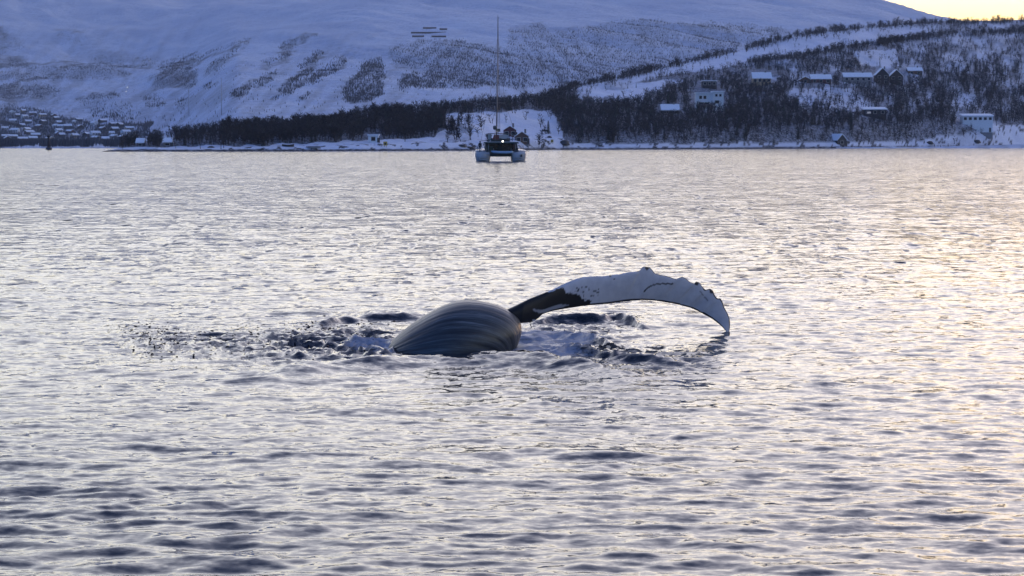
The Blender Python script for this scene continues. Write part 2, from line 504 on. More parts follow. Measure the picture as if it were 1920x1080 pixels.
def mont_py(px, Y):
    ci = np.interp(px, MX, np.arange(len(MX))); c0 = np.clip(np.floor(ci).astype(int), 0, len(MX) - 2); fc = ci - c0
    fc = fc * fc * (3 - 2 * fc) * 0.5 + fc * 0.5
    di = np.interp(np.log(Y), np.log(MD), np.arange(len(MD))); d0 = np.clip(np.floor(di).astype(int), 0, len(MD) - 2); fd = di - d0
    a = MP[c0, d0] * (1 - fd) + MP[c0, d0 + 1] * fd
    b = MP[c0 + 1, d0] * (1 - fd) + MP[c0 + 1, d0 + 1] * fd
    return a * (1 - fc) + b * fc
def mont_z(px, Y):
    """px: column of the picture, Y: depth"""
    py = mont_py(px, Y)
    _, v = ray(px, py)
    x = (px - 960) / F * Y
    rel = sstep(950, 2600, Y)
    n = (fbm(x / 420 + 3, Y / 1500 + 8, 5, 0.5) - 0.5) * 70 * rel
    # gullies running down the slope
    g = (fbm((x + 0.35 * Y) / 120, Y / 900 + 2, 4, 0.6) - 0.5) * 52 * rel
    z = CH + v * Y + (n + g) * np.clip(Y / 6000, 0.1, 1)
    return np.where(Y < 910, -2.0, np.maximum(z, 0.4) if True else z)
def build_mountain():
    cx = np.concatenate([np.linspace(-9000, -740, 70), np.linspace(-700, 2900, 480), np.linspace(2940, 10000, 70)])
    Ys = np.concatenate([np.array([880., 905.]), np.geomspace(915, 6500, 300), np.array([6900., 7600., 8600.])])
    P, Y = np.meshgrid(cx, Ys)
    Yc = np.minimum(Y, 6500.)
    Z = mont_z(P, Yc)
    Z = np.where(Y > 6500, Z - (Y - 6500) * 0.16, Z)
    X = (P - 960) / F * Y
    sc = scrub_far(P, mont_py(P, Yc)) * 0.72
    rowp = mont_py(P, Yc)
    sgn = np.where(P < 900, 1.0, -0.8)
    st_ = fbm((P + sgn * rowp * 1.1) / 10, rowp / 45, 4, 0.6)
    sc = np.maximum(sc, np.clip((st_ - 0.42) * 1.6, 0, 0.34) * sstep(20, 150, rowp))
    V = np.stack([X, Y, Z], -1).reshape(-1, 3)
    me = mesh_np('mountain', V, grid_faces(len(Ys), len(cx)), True, {'scrub': sc})
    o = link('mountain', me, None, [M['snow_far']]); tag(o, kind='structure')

# wooded patches on the far slopes, in columns/rows of the photograph: polygon, density
FAR_WOODS = [
    ([(283, 145), (305, 120), (330, 110), (378, 96), (382, 104), (360, 130), (375, 148), (355, 165), (320, 158), (292, 165)], 0.95),
    ([(383, 140), (392, 120), (440, 95), (470, 74), (468, 80), (430, 110), (410, 135)], 0.6),
    ([(375, 165), (385, 158), (408, 155), (395, 166)], 0.9),
    ([(430, 180), (445, 165), (475, 155), (520, 130), (520, 140), (490, 160), (450, 185)], 0.75),
    ([(515, 88), (550, 72), (595, 62), (596, 68), (560, 82), (530, 98)], 0.7),
    ([(490, 118), (530, 100), (545, 92), (540, 104), (500, 125)], 0.7),
    ([(558, 125), (575, 110), (598, 98), (606, 97), (590, 115), (565, 130)], 0.75),
    ([(520, 170), (550, 148), (600, 118), (608, 116), (570, 150), (530, 178)], 0.7),
    ([(505, 190), (560, 160), (590, 140), (575, 160), (520, 188)], 0.7),
    ([(585, 145), (620, 118), (640, 105), (655, 104), (640, 125), (612, 145), (585, 160)], 0.9),
    ([(558, 187), (585, 170), (588, 174), (565, 188)], 0.7),
    ([(645, 165), (665, 140), (690, 115), (712, 103), (720, 120), (718, 140), (724, 172), (700, 190), (660, 195), (645, 185)], 0.95),
    ([(735, 90), (790, 75), (850, 75), (900, 85), (960, 95), (1000, 90), (1040, 110), (1100, 130), (1150, 140), (1150, 160), (750, 168), (752, 150), (790, 160), (800, 130), (740, 120)], 0.5),
    ([(755, 140), (775, 138), (800, 145), (830, 145), (830, 165), (755, 163)], 0.8),
    ([(850, 95), (920, 110), (930, 160), (840, 150)], 0.6),
    ([(950, 60), (1010, 48), (1060, 62), (1140, 42), (1220, 36), (1300, 44), (1400, 42), (1490, 58), (1420, 80), (1330, 100), (1200, 135), (1130, 150), (960, 168)], 0.36),
    # left valley
    ([(-300, 105), (0, 105), (30, 112), (65, 124), (0, 130), (-300, 132)], 0.95),
    ([(-300, 60), (0, 55), (35, 70), (50, 90), (0, 105), (-300, 110)], 0.35),
    ([(100, 68), (125, 66), (165, 86), (140, 86)], 0.7),
    ([(-300, 165), (0, 160), (60, 155), (115, 168), (95, 182), (0, 184), (-300, 190)], 0.95),
    ([(-300, 135), (40, 132), (130, 128), (230, 130), (250, 145), (150, 150), (0, 152), (-300, 160)], 0.45),
    ([(140, 185), (175, 178), (215, 174), (222, 182), (190, 186), (150, 190)], 0.6),
    ([(150, 190), (240, 190), (250, 225), (180, 225)], 0.25),
    ([(-300, 195), (20, 195), (65, 205), (110, 220), (175, 232), (255, 232), (290, 228), (260, 275), (-300, 276)], 0.85),
    ([(265, 180), (300, 175), (303, 205), (275, 200)], 0.35),
    ([(328, 190), (345, 180), (345, 215), (330, 212)], 0.35),
    ([(170, 107), (290, 108), (285, 116), (180, 122)], 0.4),
]
FAR_LINES = [  # treelines: points, half width in rows
    ([(-40, 128), (60, 127), (170, 124), (225, 127), (260, 125), (290, 117)], 1.6),
    ([(0, 170), (40, 153), (90, 145), (130, 133), (170, 125)], 2.0),
    ([(380, 103), (430, 86), (470, 72)], 1.3),
    ([(0, 60), (15, 72)], 4),
]
def scrub_far(px, py):
    """0..1 cover of trees and scrub on the far slopes"""
    d = np.zeros(np.shape(px))
    jx = (fbm(px / 22, py / 9, 3) - 0.5) * 22; jy = (fbm(px / 18 + 50, py / 8, 3) - 0.5) * 12
    qx, qy = px + jx, py + jy
    for poly, w in FAR_WOODS:
        d = np.maximum(d, inpoly(qx, qy, poly) * w)
    sl_ = np.where(px < 900, 1.0, -0.8)       # snow slides rake down the slope
    t = 0.65 * fbm((px + sl_ * py * 1.2) / 7 + 9, py / 30 + 4, 3) + 0.35 * fbm(px / 6, py / 5, 3)
    d = d * (0.15 + 1.5 * np.clip((t - 0.28) * 2.2, 0, 1))
    # scattered shrubs over the lower slopes
    low = sstep(55, 190, py) * 0.02 * np.clip((fbm(px / 14, py / 10, 3) - 0.45) * 5, 0, 1)
    d = np.maximum(d, low)
    for pts, hw in FAR_LINES:
        yl = np.interp(px, [p[0] for p in pts], [p[1] for p in pts], left=-99, right=-99)
        d = np.maximum(d, (np.abs(py - yl - (fbm(px / 9, px * 0, 2) - 0.5) * 4) < hw) * 0.95)
    return np.clip(d, 0, 1)
build_mountain()

def mont_point(px, py):
    """the place on the far slope seen at a pixel"""
    Ys = np.geomspace(915, 6400, 1500)
    z = mont_z(np.full_like(Ys, px), Ys)
    x = (px - 960) / F * Ys
    _, pj = project(x, Ys, z)
    i = np.argmax(pj <= py) if (pj <= py).any() else len(Ys) - 1
    return np.array([x[i], Ys[i], z[i]])

# ------------------------------------------------------------------ the near hillside across the sound
HX = np.array([150, 205, 250, 330, 450, 560, 680, 800, 900, 1000, 1060, 1100, 1200, 1300, 1400, 1500, 1600, 1700, 1760, 1850, 1920, 2100, 2600], float)
HR = np.array([284.5, 284, 270, 259, 247, 236, 222, 206, 197, 186, 170, 160, 139, 115, 91, 65, 52, 43, 39, 39, 36, 30, 40], float)   # ridge rows
HSY = np.array([284.8, 284.5, 284, 284, 283.5, 283.2, 283, 282.5, 282, 281, 280.5, 280.3, 280, 279.5, 279, 278.5, 278, 277.3, 277, 276.5, 276, 275.5, 275], float)   # shore rows
HDP = np.array([5, 12, 40, 60, 75, 90, 110, 130, 150, 190, 230, 250, 300, 350, 400, 430, 460, 500, 520, 540, 560, 600, 600], float)    # ridge depth behind the shore
def shoreY(px):
    py = np.interp(px, HX, HSY); _, v = ray(px, py); return -CH / v
def hill_fn(px, t):
    """t 0 at the shore .. 1 at the ridge -> depth, height"""
    ys = shoreY(px); dp = np.interp(px, HX, HDP)
    Y = ys + dp * t
    p0 = np.interp(px, HX, HSY); p1 = np.interp(px, HX, HR)
    tt = np.clip(t, 0, 1)
    e = 1 - (1 - tt) ** 1.25
    # the shore itself: a low bank, then the slope
    py = p0 + (p1 - p0) * (0.12 * sstep(0, 0.06, tt) + 0.88 * e)
    _, v = ray(px, py)
    x = (px - 960) / F * Y
    amp = sstep(0.05, 0.3, tt) * (1 - sstep(0.8, 1.0, tt))
    z = CH + v * Y
    z = z + amp * (fbm(x / 16, Y / 26, 4) - 0.5) * 4.0
    z = z + sstep(0, 0.06, tt) * (fbm(x / 4, Y / 4, 3) - 0.5) * 0.8
    z = np.where(t > 1, z - (t - 1) * dp * 0.35, z)
    z = np.where(t < 0, t * 30 - 0.3, z)
    return x, Y, z
def build_hill():
    cx = np.concatenate([np.linspace(150, 1960, 800), np.linspace(1970, 2600, 60)])
    ts = np.concatenate([[-0.06], np.linspace(0, 0.12, 22), np.linspace(0.13, 1.0, 130), [1.03, 1.1, 1.3, 1.7, 2.2]])
    P, T = np.meshgrid(cx, ts)
    X, Y, Z = hill_fn(P, T)
    taper = sstep(165, 215, P)
    Z = Z * taper - (1 - taper) * 1.0
    px, py = project(X, Y, Z)
    dens = hill_density(px, py)
    sc = np.clip(dens * 0.75, 0, 0.85)
    # wet rocks and weed between the tide marks
    tide = (1 - sstep(0.35, 0.75, Z + 0.5 * (fbm(X / 3, Y / 3, 3) - 0.5)))
    rocks = (fbm(X / 2.2, Y / 3.0, 3) > 0.64) * (1 - sstep(0.05, 0.14, T)) * 0.9
    sc = np.maximum(sc, np.maximum(tide, rocks))
    V = np.stack([X, Y, Z], -1).reshape(-1, 3)
    me = mesh_np('hillside', V, grid_faces(len(ts), len(cx)), True, {'scrub': sc})
    o = link('hillside', me, None, [M['snow_near']]); tag(o, kind='structure')

# tree cover on the near hill in photograph columns/rows; later entries win
COVER = [
    ([(1000, -50), (2700, -50), (2700, 290), (1000, 290)], 0.75),
    ([(200, 150), (1060, 150), (1060, 262), (830, 262), (700, 262), (500, 275), (200, 277)], 1.0),
    ([(1030, 180), (1100, 185), (1230, 190), (1290, 205), (1500, 210), (1560, 235), (1560, 268), (1060, 270), (1040, 240)], 1.0),
    ([(1180, 185), (1240, 140), (1330, 132), (1440, 118), (1500, 105), (1500, 130), (1410, 150), (1500, 190), (1500, 215), (1200, 205)], 0.95),
    ([(1440, 112), (1600, 88), (1720, 76), (1920, 62), (2200, 60), (2200, 130), (1730, 130), (1620, 125), (1500, 140)], 0.68),
    ([(1490, 165), (1600, 165), (1640, 200), (1560, 205), (1480, 190)], 0.22),
    ([(1560, 212), (1620, 208), (1790, 212), (1800, 240), (1750, 262), (1600, 268), (1545, 262)], 0.95),
    ([(1730, 130), (2200, 120), (2200, 215), (1860, 215), (1780, 200)], 0.8),
    ([(1600, 95), (1680, 92), (1690, 125), (1610, 125)], 0.12),
    # open snow
    ([(1050, 165), (1130, 152), (1300, 110), (1440, 78), (1560, 52), (1740, 38), (1740, 70), (1600, 86), (1440, 112), (1330, 132), (1240, 142), (1150, 165), (1080, 176)], 0.12),
    ([(1105, 172), (1180, 158), (1250, 150), (1285, 152), (1235, 170), (1200, 190), (1120, 192)], 0.03),
    ([(1130, 145), (1180, 135), (1190, 165), (1135, 170)], 0.35),
    ([(1250, 128), (1400, 92), (1440, 100), (1440, 110), (1330, 128), (1260, 138)], 0.03),
    ([(825, 213), (1035, 205), (1045, 235), (1062, 272), (960, 275), (830, 275), (800, 262), (835, 240), (828, 222)], 0.05),
    ([(840, 238), (885, 236), (885, 262), (840, 268)], 0.85),
    ([(770, 214), (830, 213), (835, 222), (775, 220)], 0.3),
    ([(200, 276), (500, 273), (600, 267), (690, 262), (830, 256), (830, 290), (200, 290)], 0.02),
    ([(1040, 271), (1600, 268), (1750, 262), (1820, 260), (1820, 290), (1040, 290)], 0.08),
    ([(1860, 235), (2200, 235), (2200, 290), (1860, 290)], 0.05),
    ([(1750, 258), (1860, 245), (1870, 290), (1740, 290)], 0.2),
]
HLINES = [([(1050, 165), (1100, 154), (1200, 134), (1300, 111), (1400, 88), (1500, 63), (1600, 51), (1700, 43), (1760, 40)], 3.0, 0.95),
          ([(1640, 80), (1700, 70), (1790, 60), (1920, 58)], 3.0, 0.9),
          ([(1400, 116), (1500, 104), (1600, 85), (1700, 73), (1720, 70)], 2.5, 0.9),
          ([(1760, 41), (1840, 40), (1920, 37)], 2.0, 0.6)]
def hill_density(px, py):
    jx = (fbm(px / 30, py / 20, 3) - 0.5) * 18; jy = (fbm(px / 26 + 50, py / 16, 3) - 0.5) * 9
    qx, qy = px + jx, py + jy
    d = np.full(np.shape(px), 0.4)
    for poly, w in COVER:
        d = np.where(inpoly(qx, qy, poly), w, d)
    t = np.clip((fbm(px / 16 + 9, py / 13 + 4, 4) - 0.3) * 2.6, 0, 1)
    t = 0.6 * t + 0.4 * np.clip((fbm(px / 45 + 3, py / 30 + 1, 2) - 0.3) * 2.6, 0, 1)
    d = np.where(d < 0.9, d * (0.12 + 1.75 * t), d)
    for pts, hw, w in HLINES:
        yl = np.interp(px, [p[0] for p in pts], [p[1] for p in pts], left=-99, right=-99)
        d = np.maximum(d, (np.abs(py - yl) < hw * (0.4 + 1.2 * vnoise(px / 12, py * 0))) * w)
    return np.clip(d, 0, 1)
build_hill()
def hill_point(px, py):
    t = np.linspace(0.0, 1, 1200)
    x, Y, z = hill_fn(np.full_like(t, px), t)
    _, pj = project(x, Y, z)
    i = np.argmax(pj <= py) if (pj <= py).any() else len(t) - 1
    return np.array([x[i], Y[i], z[i]])

# ------------------------------------------------------------------ trees
def tri_blade(p0, p1, w, r):
    """a thin twig spray from p0 to p1 as one tapering triangle"""
    d = p1 - p0; s = np.cross(d, r.normal(size=3)); s /= (np.linalg.norm(s) + 1e-6)
    return np.array([p0 - s * w, p0 + s * w, p1])
def birch_geo(seed, twigs=70):
    """unit height 1 bare birch: trunk triangles and crown triangles"""
    r = np.random.default_rng(seed)
    T = []; K = []
    lean = r.normal(0, 0.04, 2)
    stems = r.integers(1, 4)
    for s in range(stems):
        b = np.array([r.normal(0, 0.03), r.normal(0, 0.03), -0.03]); top = np.array([lean[0] + r.normal(0, 0.09), lean[1] + r.normal(0, 0.09), r.uniform(0.8, 1.0)])
        w = 0.017
        for a in range(3):
            an = 2 * math.pi * a / 3; an2 = 2 * math.pi * (a + 1) / 3
            e0 = b + w * np.array([math.cos(an), math.sin(an), 0]); e1 = b + w * np.array([math.cos(an2), math.sin(an2), 0])
            T.append(np.array([e0, e1, top]))
        for k in range(twigs // stems):
            h = r.uniform(0.22, 0.97) ** 0.9
            p0 = b + (top - b) * h
            an = r.uniform(0, 2 * math.pi)
            ln = r.uniform(0.10, 0.30) * (1.15 - 0.7 * abs(h - 0.5))
            dirv = np.array([math.cos(an), math.sin(an), r.uniform(0.5, 1.8)]); dirv /= np.linalg.norm(dirv)
            p1 = p0 + dirv * ln
            K.append(tri_blade(p0, p1, r.uniform(0.008, 0.02), r))
            # fine spray at the end
            q = p0 + (p1 - p0) * r.uniform(0.3, 0.8)
            dv = dirv + r.normal(0, 0.5, 3); dv /= np.linalg.norm(dv)
            K.append(tri_blade(q, q + dv * ln * 0.7, r.uniform(0.010, 0.022), r))
    return np.array(T), np.array(K)
def spruce_geo(seed, layers=13, per=9):
    r = np.random.default_rng(seed)
    T = []; K = []
    for a in range(3):
        an = 2 * math.pi * a / 3; an2 = an + 2 * math.pi / 3
        T.append(np.array([[0.02 * math.cos(an), 0.02 * math.sin(an), -0.03], [0.02 * math.cos(an2), 0.02 * math.sin(an2), -0.03], [0, 0, 1.0]]))
    for l in range(layers):
        h = 0.08 + 0.9 * l / layers
        R = 0.21 * (1 - h) ** 0.8 + 0.015
        for k in range(per):
            an = 2 * math.pi * (k + r.uniform(-0.4, 0.4)) / per + l
            rr = R * r.uniform(0.75, 1.2)
            c = np.array([math.cos(an), math.sin(an), 0]); s = np.array([-math.sin(an), math.cos(an), 0])
            p0 = np.array([0, 0, h + 0.05]); tip = c * rr + np.array([0, 0, h - 0.04])
            m = c * rr * 0.55 + np.array([0, 0, h + 0.01])
            K.append(np.array([p0, m - s * rr * 0.32, tip])); K.append(np.array([p0, tip, m + s * rr * 0.32]))
    return np.array(T), np.array(K)
BIRCH = [birch_geo(100 + i) for i in range(7)]
BIRCH_LOW = [birch_geo(200 + i, 23) for i in range(6)]
SPRUCE = [spruce_geo(300 + i) for i in range(4)]
SPRUCE_LOW = [spruce_geo(320 + i, 8, 6) for i in range(3)]

def soup_mesh(name, tris, mi=None):
    tris = np.asarray(tris, np.float32).reshape(-1, 3, 3)
    return mesh_np(name, tris.reshape(-1, 3), np.arange(len(tris) * 3).reshape(-1, 3), False, None, mi)
def scatter_mesh(name, geos, pos, hts, wid, seed, mats):
    """many trees joined: positions (n,3), heights, width factors"""
    r = np.random.default_rng(seed); out = []; mi = []
    pick = r.integers(0, len(geos), len(pos)); rot = r.uniform(0, 2 * math.pi, len(pos))
    for g in range(len(geos)):
        s = pick == g
        if not s.any(): continue
        T, K = geos[g]; A = np.concatenate([T, K])
        c, sn = np.cos(rot[s]), np.sin(rot[s])
        x = A[None, :, :, 0] * c[:, None, None] - A[None, :, :, 1] * sn[:, None, None]
        y = A[None, :, :, 0] * sn[:, None, None] + A[None, :, :, 1] * c[:, None, None]
        z = np.broadcast_to(A[None, :, :, 2], x.shape)
        h = hts[s][:, None, None]; w = wid[s][:, None, None]
        P = np.stack([x * h * w, y * h * w, z * h], -1) + pos[s][:, None, None, :]
        out.append(P.reshape(-1, 3, 3))
        mi.append(np.tile(np.concatenate([np.zeros(len(T)), np.ones(len(K))]), s.sum()))
    me = soup_mesh(name, np.concatenate(out), np.concatenate(mi).astype(int))
    return link(name, me, None, mats)

# --- near hill: draw candidate places evenly in the picture, keep by cover
def hill_candidates(n, seed):
    r = np.random.default_rng(seed)
    px = r.uniform(205, 2060, n); t = r.uniform(0.0, 1.03, n)
    # even in the picture: weight columns by their height in rows
    hgt = np.interp(px, HX, HSY) - np.interp(px, HX, HR)
    keep = r.uniform(0, 260, n) < np.maximum(hgt, 42)
    px, t = px[keep], t[keep]
    X, Y, Z = hill_fn(px, t)
    return px, t, X, Y, Z
HOUSE_BOXES = []      # filled in below: picture boxes kept free of trees in front of the houses
HOUSE_BOXES += [(1298, 168, 1358, 207), (1405, 130, 1456, 162), (1515, 138, 1560, 158), (1578, 134, 1634, 160), (1634, 126, 1695, 160),
                (1612, 202, 1664, 216), (1798, 215, 1864, 242), (1562, 250, 1594, 273), (1234, 194, 1280, 214), (1312, 150, 1345, 164),
                (688, 248, 712, 268), (936, 234, 995, 270), (1697, 125, 1728, 140), (255, 262, 275, 274), (305, 260, 326, 271), (715, 264, 730, 276), (1030, 255, 1072, 276)]
def clear_of_houses(px, py, h):
    ok = np.ones(len(px), bool)
    for a, b, c, d in HOUSE_BOXES:
        d = b + (d - b) * 0.55
        ok &= ~((px > a - 3) & (px < c + 3) & (py > b + 2) & (py - h < d - 2))
    return ok
px, t, X, Y, Z = hill_candidates(52000, 21)
qx, qy = project(X, Y, Z)
dn = hill_density(qx, qy)
r_ = np.random.default_rng(77)
keep = r_.uniform(0, 1, len(px)) < dn ** 1.1 * 0.62
keep &= t > 0.012
ht = np.where(px < 1060, r_.uniform(3.9, 5.6, len(px)), r_.uniform(3.0, 6.0, len(px))) * np.where(px < 1060, 1.0, 0.95) * np.where(t > 0.9, 0.62, 1)
ht *= np.where((px < 420), 0.78, 1.0) * np.where(px > 1080, 1 - 0.42 * sstep(0.35, 0.75, t), 1.0)
hp = ht * F / Y
keep &= clear_of_houses(qx, qy, hp)
px, t, X, Y, Z, qx, qy, ht, hp, dn = [a[keep] for a in (px, t, X, Y, Z, qx, qy, ht, hp, dn)]
print('near trees', len(px))
is_spruce = r_.uniform(0, 1, len(px)) < np.where(px < 1060, 0.03, 0.08) + np.where(px < 1060, 0.04, 0.12) * ((fbm(qx / 60, qy / 40, 2) > 0.55))
# treelines along the ridge and the terraces
el_ = []
tg = np.linspace(0.02, 1.0, 500)
for (pts, hw, w), cnt in zip(HLINES, (1500, 500, 600, 350)):
    lx = r_.uniform(pts[0][0], pts[-1][0], cnt)
    lx = lx[vnoise(lx / 14, lx * 0 + cnt) > 0.13]
    ly = np.interp(lx, [q[0] for q in pts], [q[1] for q in pts]) + np.abs(r_.normal(0, hw * 1.5, len(lx))) + 1
    gx, gY, gz = hill_fn(lx[:, None] + 0 * tg[None, :], tg[None, :] + 0 * lx[:, None])
    _, gp = project(gx, gY, gz)
    ti = tg[np.argmax(gp <= ly[:, None], axis=1)]
    ti = np.where((gp <= ly[:, None]).any(1), ti, 1.0)
    el_.append((lx, ti))
lx = np.concatenate([a for a, b in el_]); lt = np.concatenate([b for a, b in el_])
LX, LY, LZ = hill_fn(lx, lt); lqx, lqy = project(LX, LY, LZ); lh = r_.uniform(1.3, 4.4, len(lx)) * (0.6 + 0.7 * vnoise(lx / 9, lx * 0 + 2))
px, t, X, Y, Z, qx, qy, ht = [np.r_[a, b] for a, b in ((px, lx), (t, lt), (X, LX), (Y, LY), (Z, LZ), (qx, lqx), (qy, lqy), (ht, lh))]
hp = ht * F / Y; is_spruce = np.r_[is_spruce, np.zeros(len(lx), bool)]
wid = np.where(is_spruce, r_.uniform(0.8, 1.2, len(px)), r_.uniform(1.0, 1.8, len(px)))
P3 = np.stack([X, Y, Z - 0.1], -1)
vis = (qx > 0) & (qx < 1920)

def make_tree(name, geo, matc):
    T, K = geo
    root = empty(name, (0, 0, 0))
    link('trunk', soup_mesh('trunk', T), root, [M['bark']])
    link('crown', soup_mesh('crown', K), root, [matc])
    return root
def copy_tree(o):
    c = o.copy(); C.objects.link(c)
    for ch in o.children:
        d = ch.copy(); C.objects.link(d); d.parent = c
    return c
# the 300 bare trees that show largest, singly; and up to 120 spruces
order = np.argsort(-hp)
single = np.zeros(len(px), bool)
bi = [i for i in order if vis[i] and not is_spruce[i]][:300]
si = [i for i in order if vis[i] and is_spruce[i]][:90]
protoB = [make_tree('birch_tree', g, M['twigs']) for g in BIRCH]
protoS = [make_tree('spruce_tree', g, M['needles']) for g in SPRUCE]
used = set()
def area(i):
    x, y = qx[i], qy[i]
    if x < 330: return 'at the western tip of the shore'
    if x < 430: return 'on the point right of the grey shed'
    if x < 520: return 'at the left end of the dark wood'
    if x < 600: return 'in the dark wood above the rowing boat'
    if x < 680: return 'in the dark wood just left of the whitish hut'
    if x < 740: return 'in the dark wood behind the whitish hut'
    if x < 830: return 'at the left edge of the snowy clearing'
    if x < 1045: return 'beside the clearing behind the catamaran'
    if x < 1300: return 'in the shore wood right of the catamaran'
    if x < 1600: return 'on the slope below the hillside houses'
    return 'on the slope at the right end'
def place(protos, idx, kindname, lab, grp):
    for i in idx:
        single[i] = True
        k = i % len(protos); p = protos[k]
        if id(p) in used: o = copy_tree(p)
        else: o = p; used.add(id(p))
        o.location = P3[i]; o.rotation_euler = (0, 0, (i * 1.7) % 6.28)
        o.scale = (ht[i] * wid[i], ht[i] * wid[i], ht[i])
        tag(o, lab + ' ' + area(i), 'tree', grp + ' ' + area(i))
place(protoB, bi, 'birch_tree', 'bare dark birch standing', 'bare birches')
place(protoS, si, 'spruce_tree', 'small dark spruce standing', 'spruces')
rest = ~single
a = rest & ~is_spruce; b = rest & is_spruce
o = scatter_mesh('birch_wood', BIRCH_LOW, P3[a], ht[a], wid[a], 3, [M['bark'], M['twigs']])
tag(o, 'dense bare birch wood covering the hillside across the water', 'woodland', kind='stuff')
o = scatter_mesh('spruce_wood', SPRUCE_LOW, P3[b], ht[b], wid[b], 4, [M['bark'], M['needles']])
tag(o, 'dark spruces mixed through the birch wood on the hillside', 'woodland', kind='stuff')

# --- far slopes: tiny trees, one wood
def far_trees():
    r = np.random.default_rng(9)
    n = 800000
    pxs = r.uniform(-250, 1800, n); Ys = np.exp(r.uniform(np.log(930), np.log(5600), n))
    # even in the picture
    p1 = mont_py(pxs, Ys * 1.01); p0 = mont_py(pxs, Ys)
    dens_row = np.abs(p0 - p1)
    keep = r.uniform(0, 1.6, n) < dens_row
    pxs, Ys = pxs[keep], Ys[keep]
    z = mont_z(pxs, Ys); x = (pxs - 960) / F * Ys
    qx, qy = project(x, Ys, z)
    d = scrub_far(qx + r.normal(0, 2.5, len(qx)), qy + r.normal(0, 1.5, len(qx)))
    keep = (r.uniform(0, 1, len(d)) < d * 0.9) & (qy > -10)
    x, Ys, z, qy = x[keep], Ys[keep], z[keep], qy[keep]
    print('far trees', len(x))
    h = r.uniform(1.2, 3.2, len(x)) * np.where((qx[keep] < 340) & (qy > 205), 1.35, 1)
    V = []; a0 = r.uniform(0, 6.28, len(x))
    base = np.stack([x, Ys, z - 0.3], -1)
    tris = []
    for k in range(3):   # three crossed slim kites, a tree is a few pixels tall
        for (w, h0, h1, off) in ((0.10, 0.15, 1.0, 0.0),):
            an = a0 + k * 1.05
            dv = np.stack([np.cos(an), np.sin(an), np.zeros_like(an)], -1)
            L0 = base + dv * (h * w)[:, None] + np.array([0, 0, 1]) * (h * 0.45)[:, None]
            R0 = base - dv * (h * w)[:, None] + np.array([0, 0, 1]) * (h * 0.45)[:, None]
            tp = base + np.array([0, 0, 1]) * h[:, None]
            tris.append(np.stack([L0, R0, tp], 1)); tris.append(np.stack([R0, L0, base], 1))
    me = soup_mesh('mountain_wood', np.concatenate(tris))
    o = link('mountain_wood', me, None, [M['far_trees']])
    tag(o, 'patchy bare woods in strips down the snowy mountainside', 'woodland', kind='stuff')
far_trees()

# ------------------------------------------------------------------ the whale
def resample(P, n):
    P = np.asarray(P, float); d = np.r_[0, np.cumsum(np.hypot(*np.diff(P, axis=0).T))]
    t = np.linspace(0, d[-1], n)
    return np.stack([np.interp(t, d, P[:, 0]), np.interp(t, d, P[:, 1])], 1)
def smooth(P, k=3, it=2):
    for _ in range(it):
        Q = P.copy(); Q[1:-1] = 0.25 * P[:-2] + 0.5 * P[1:-1] + 0.25 * P[2:]; P = Q
    return P

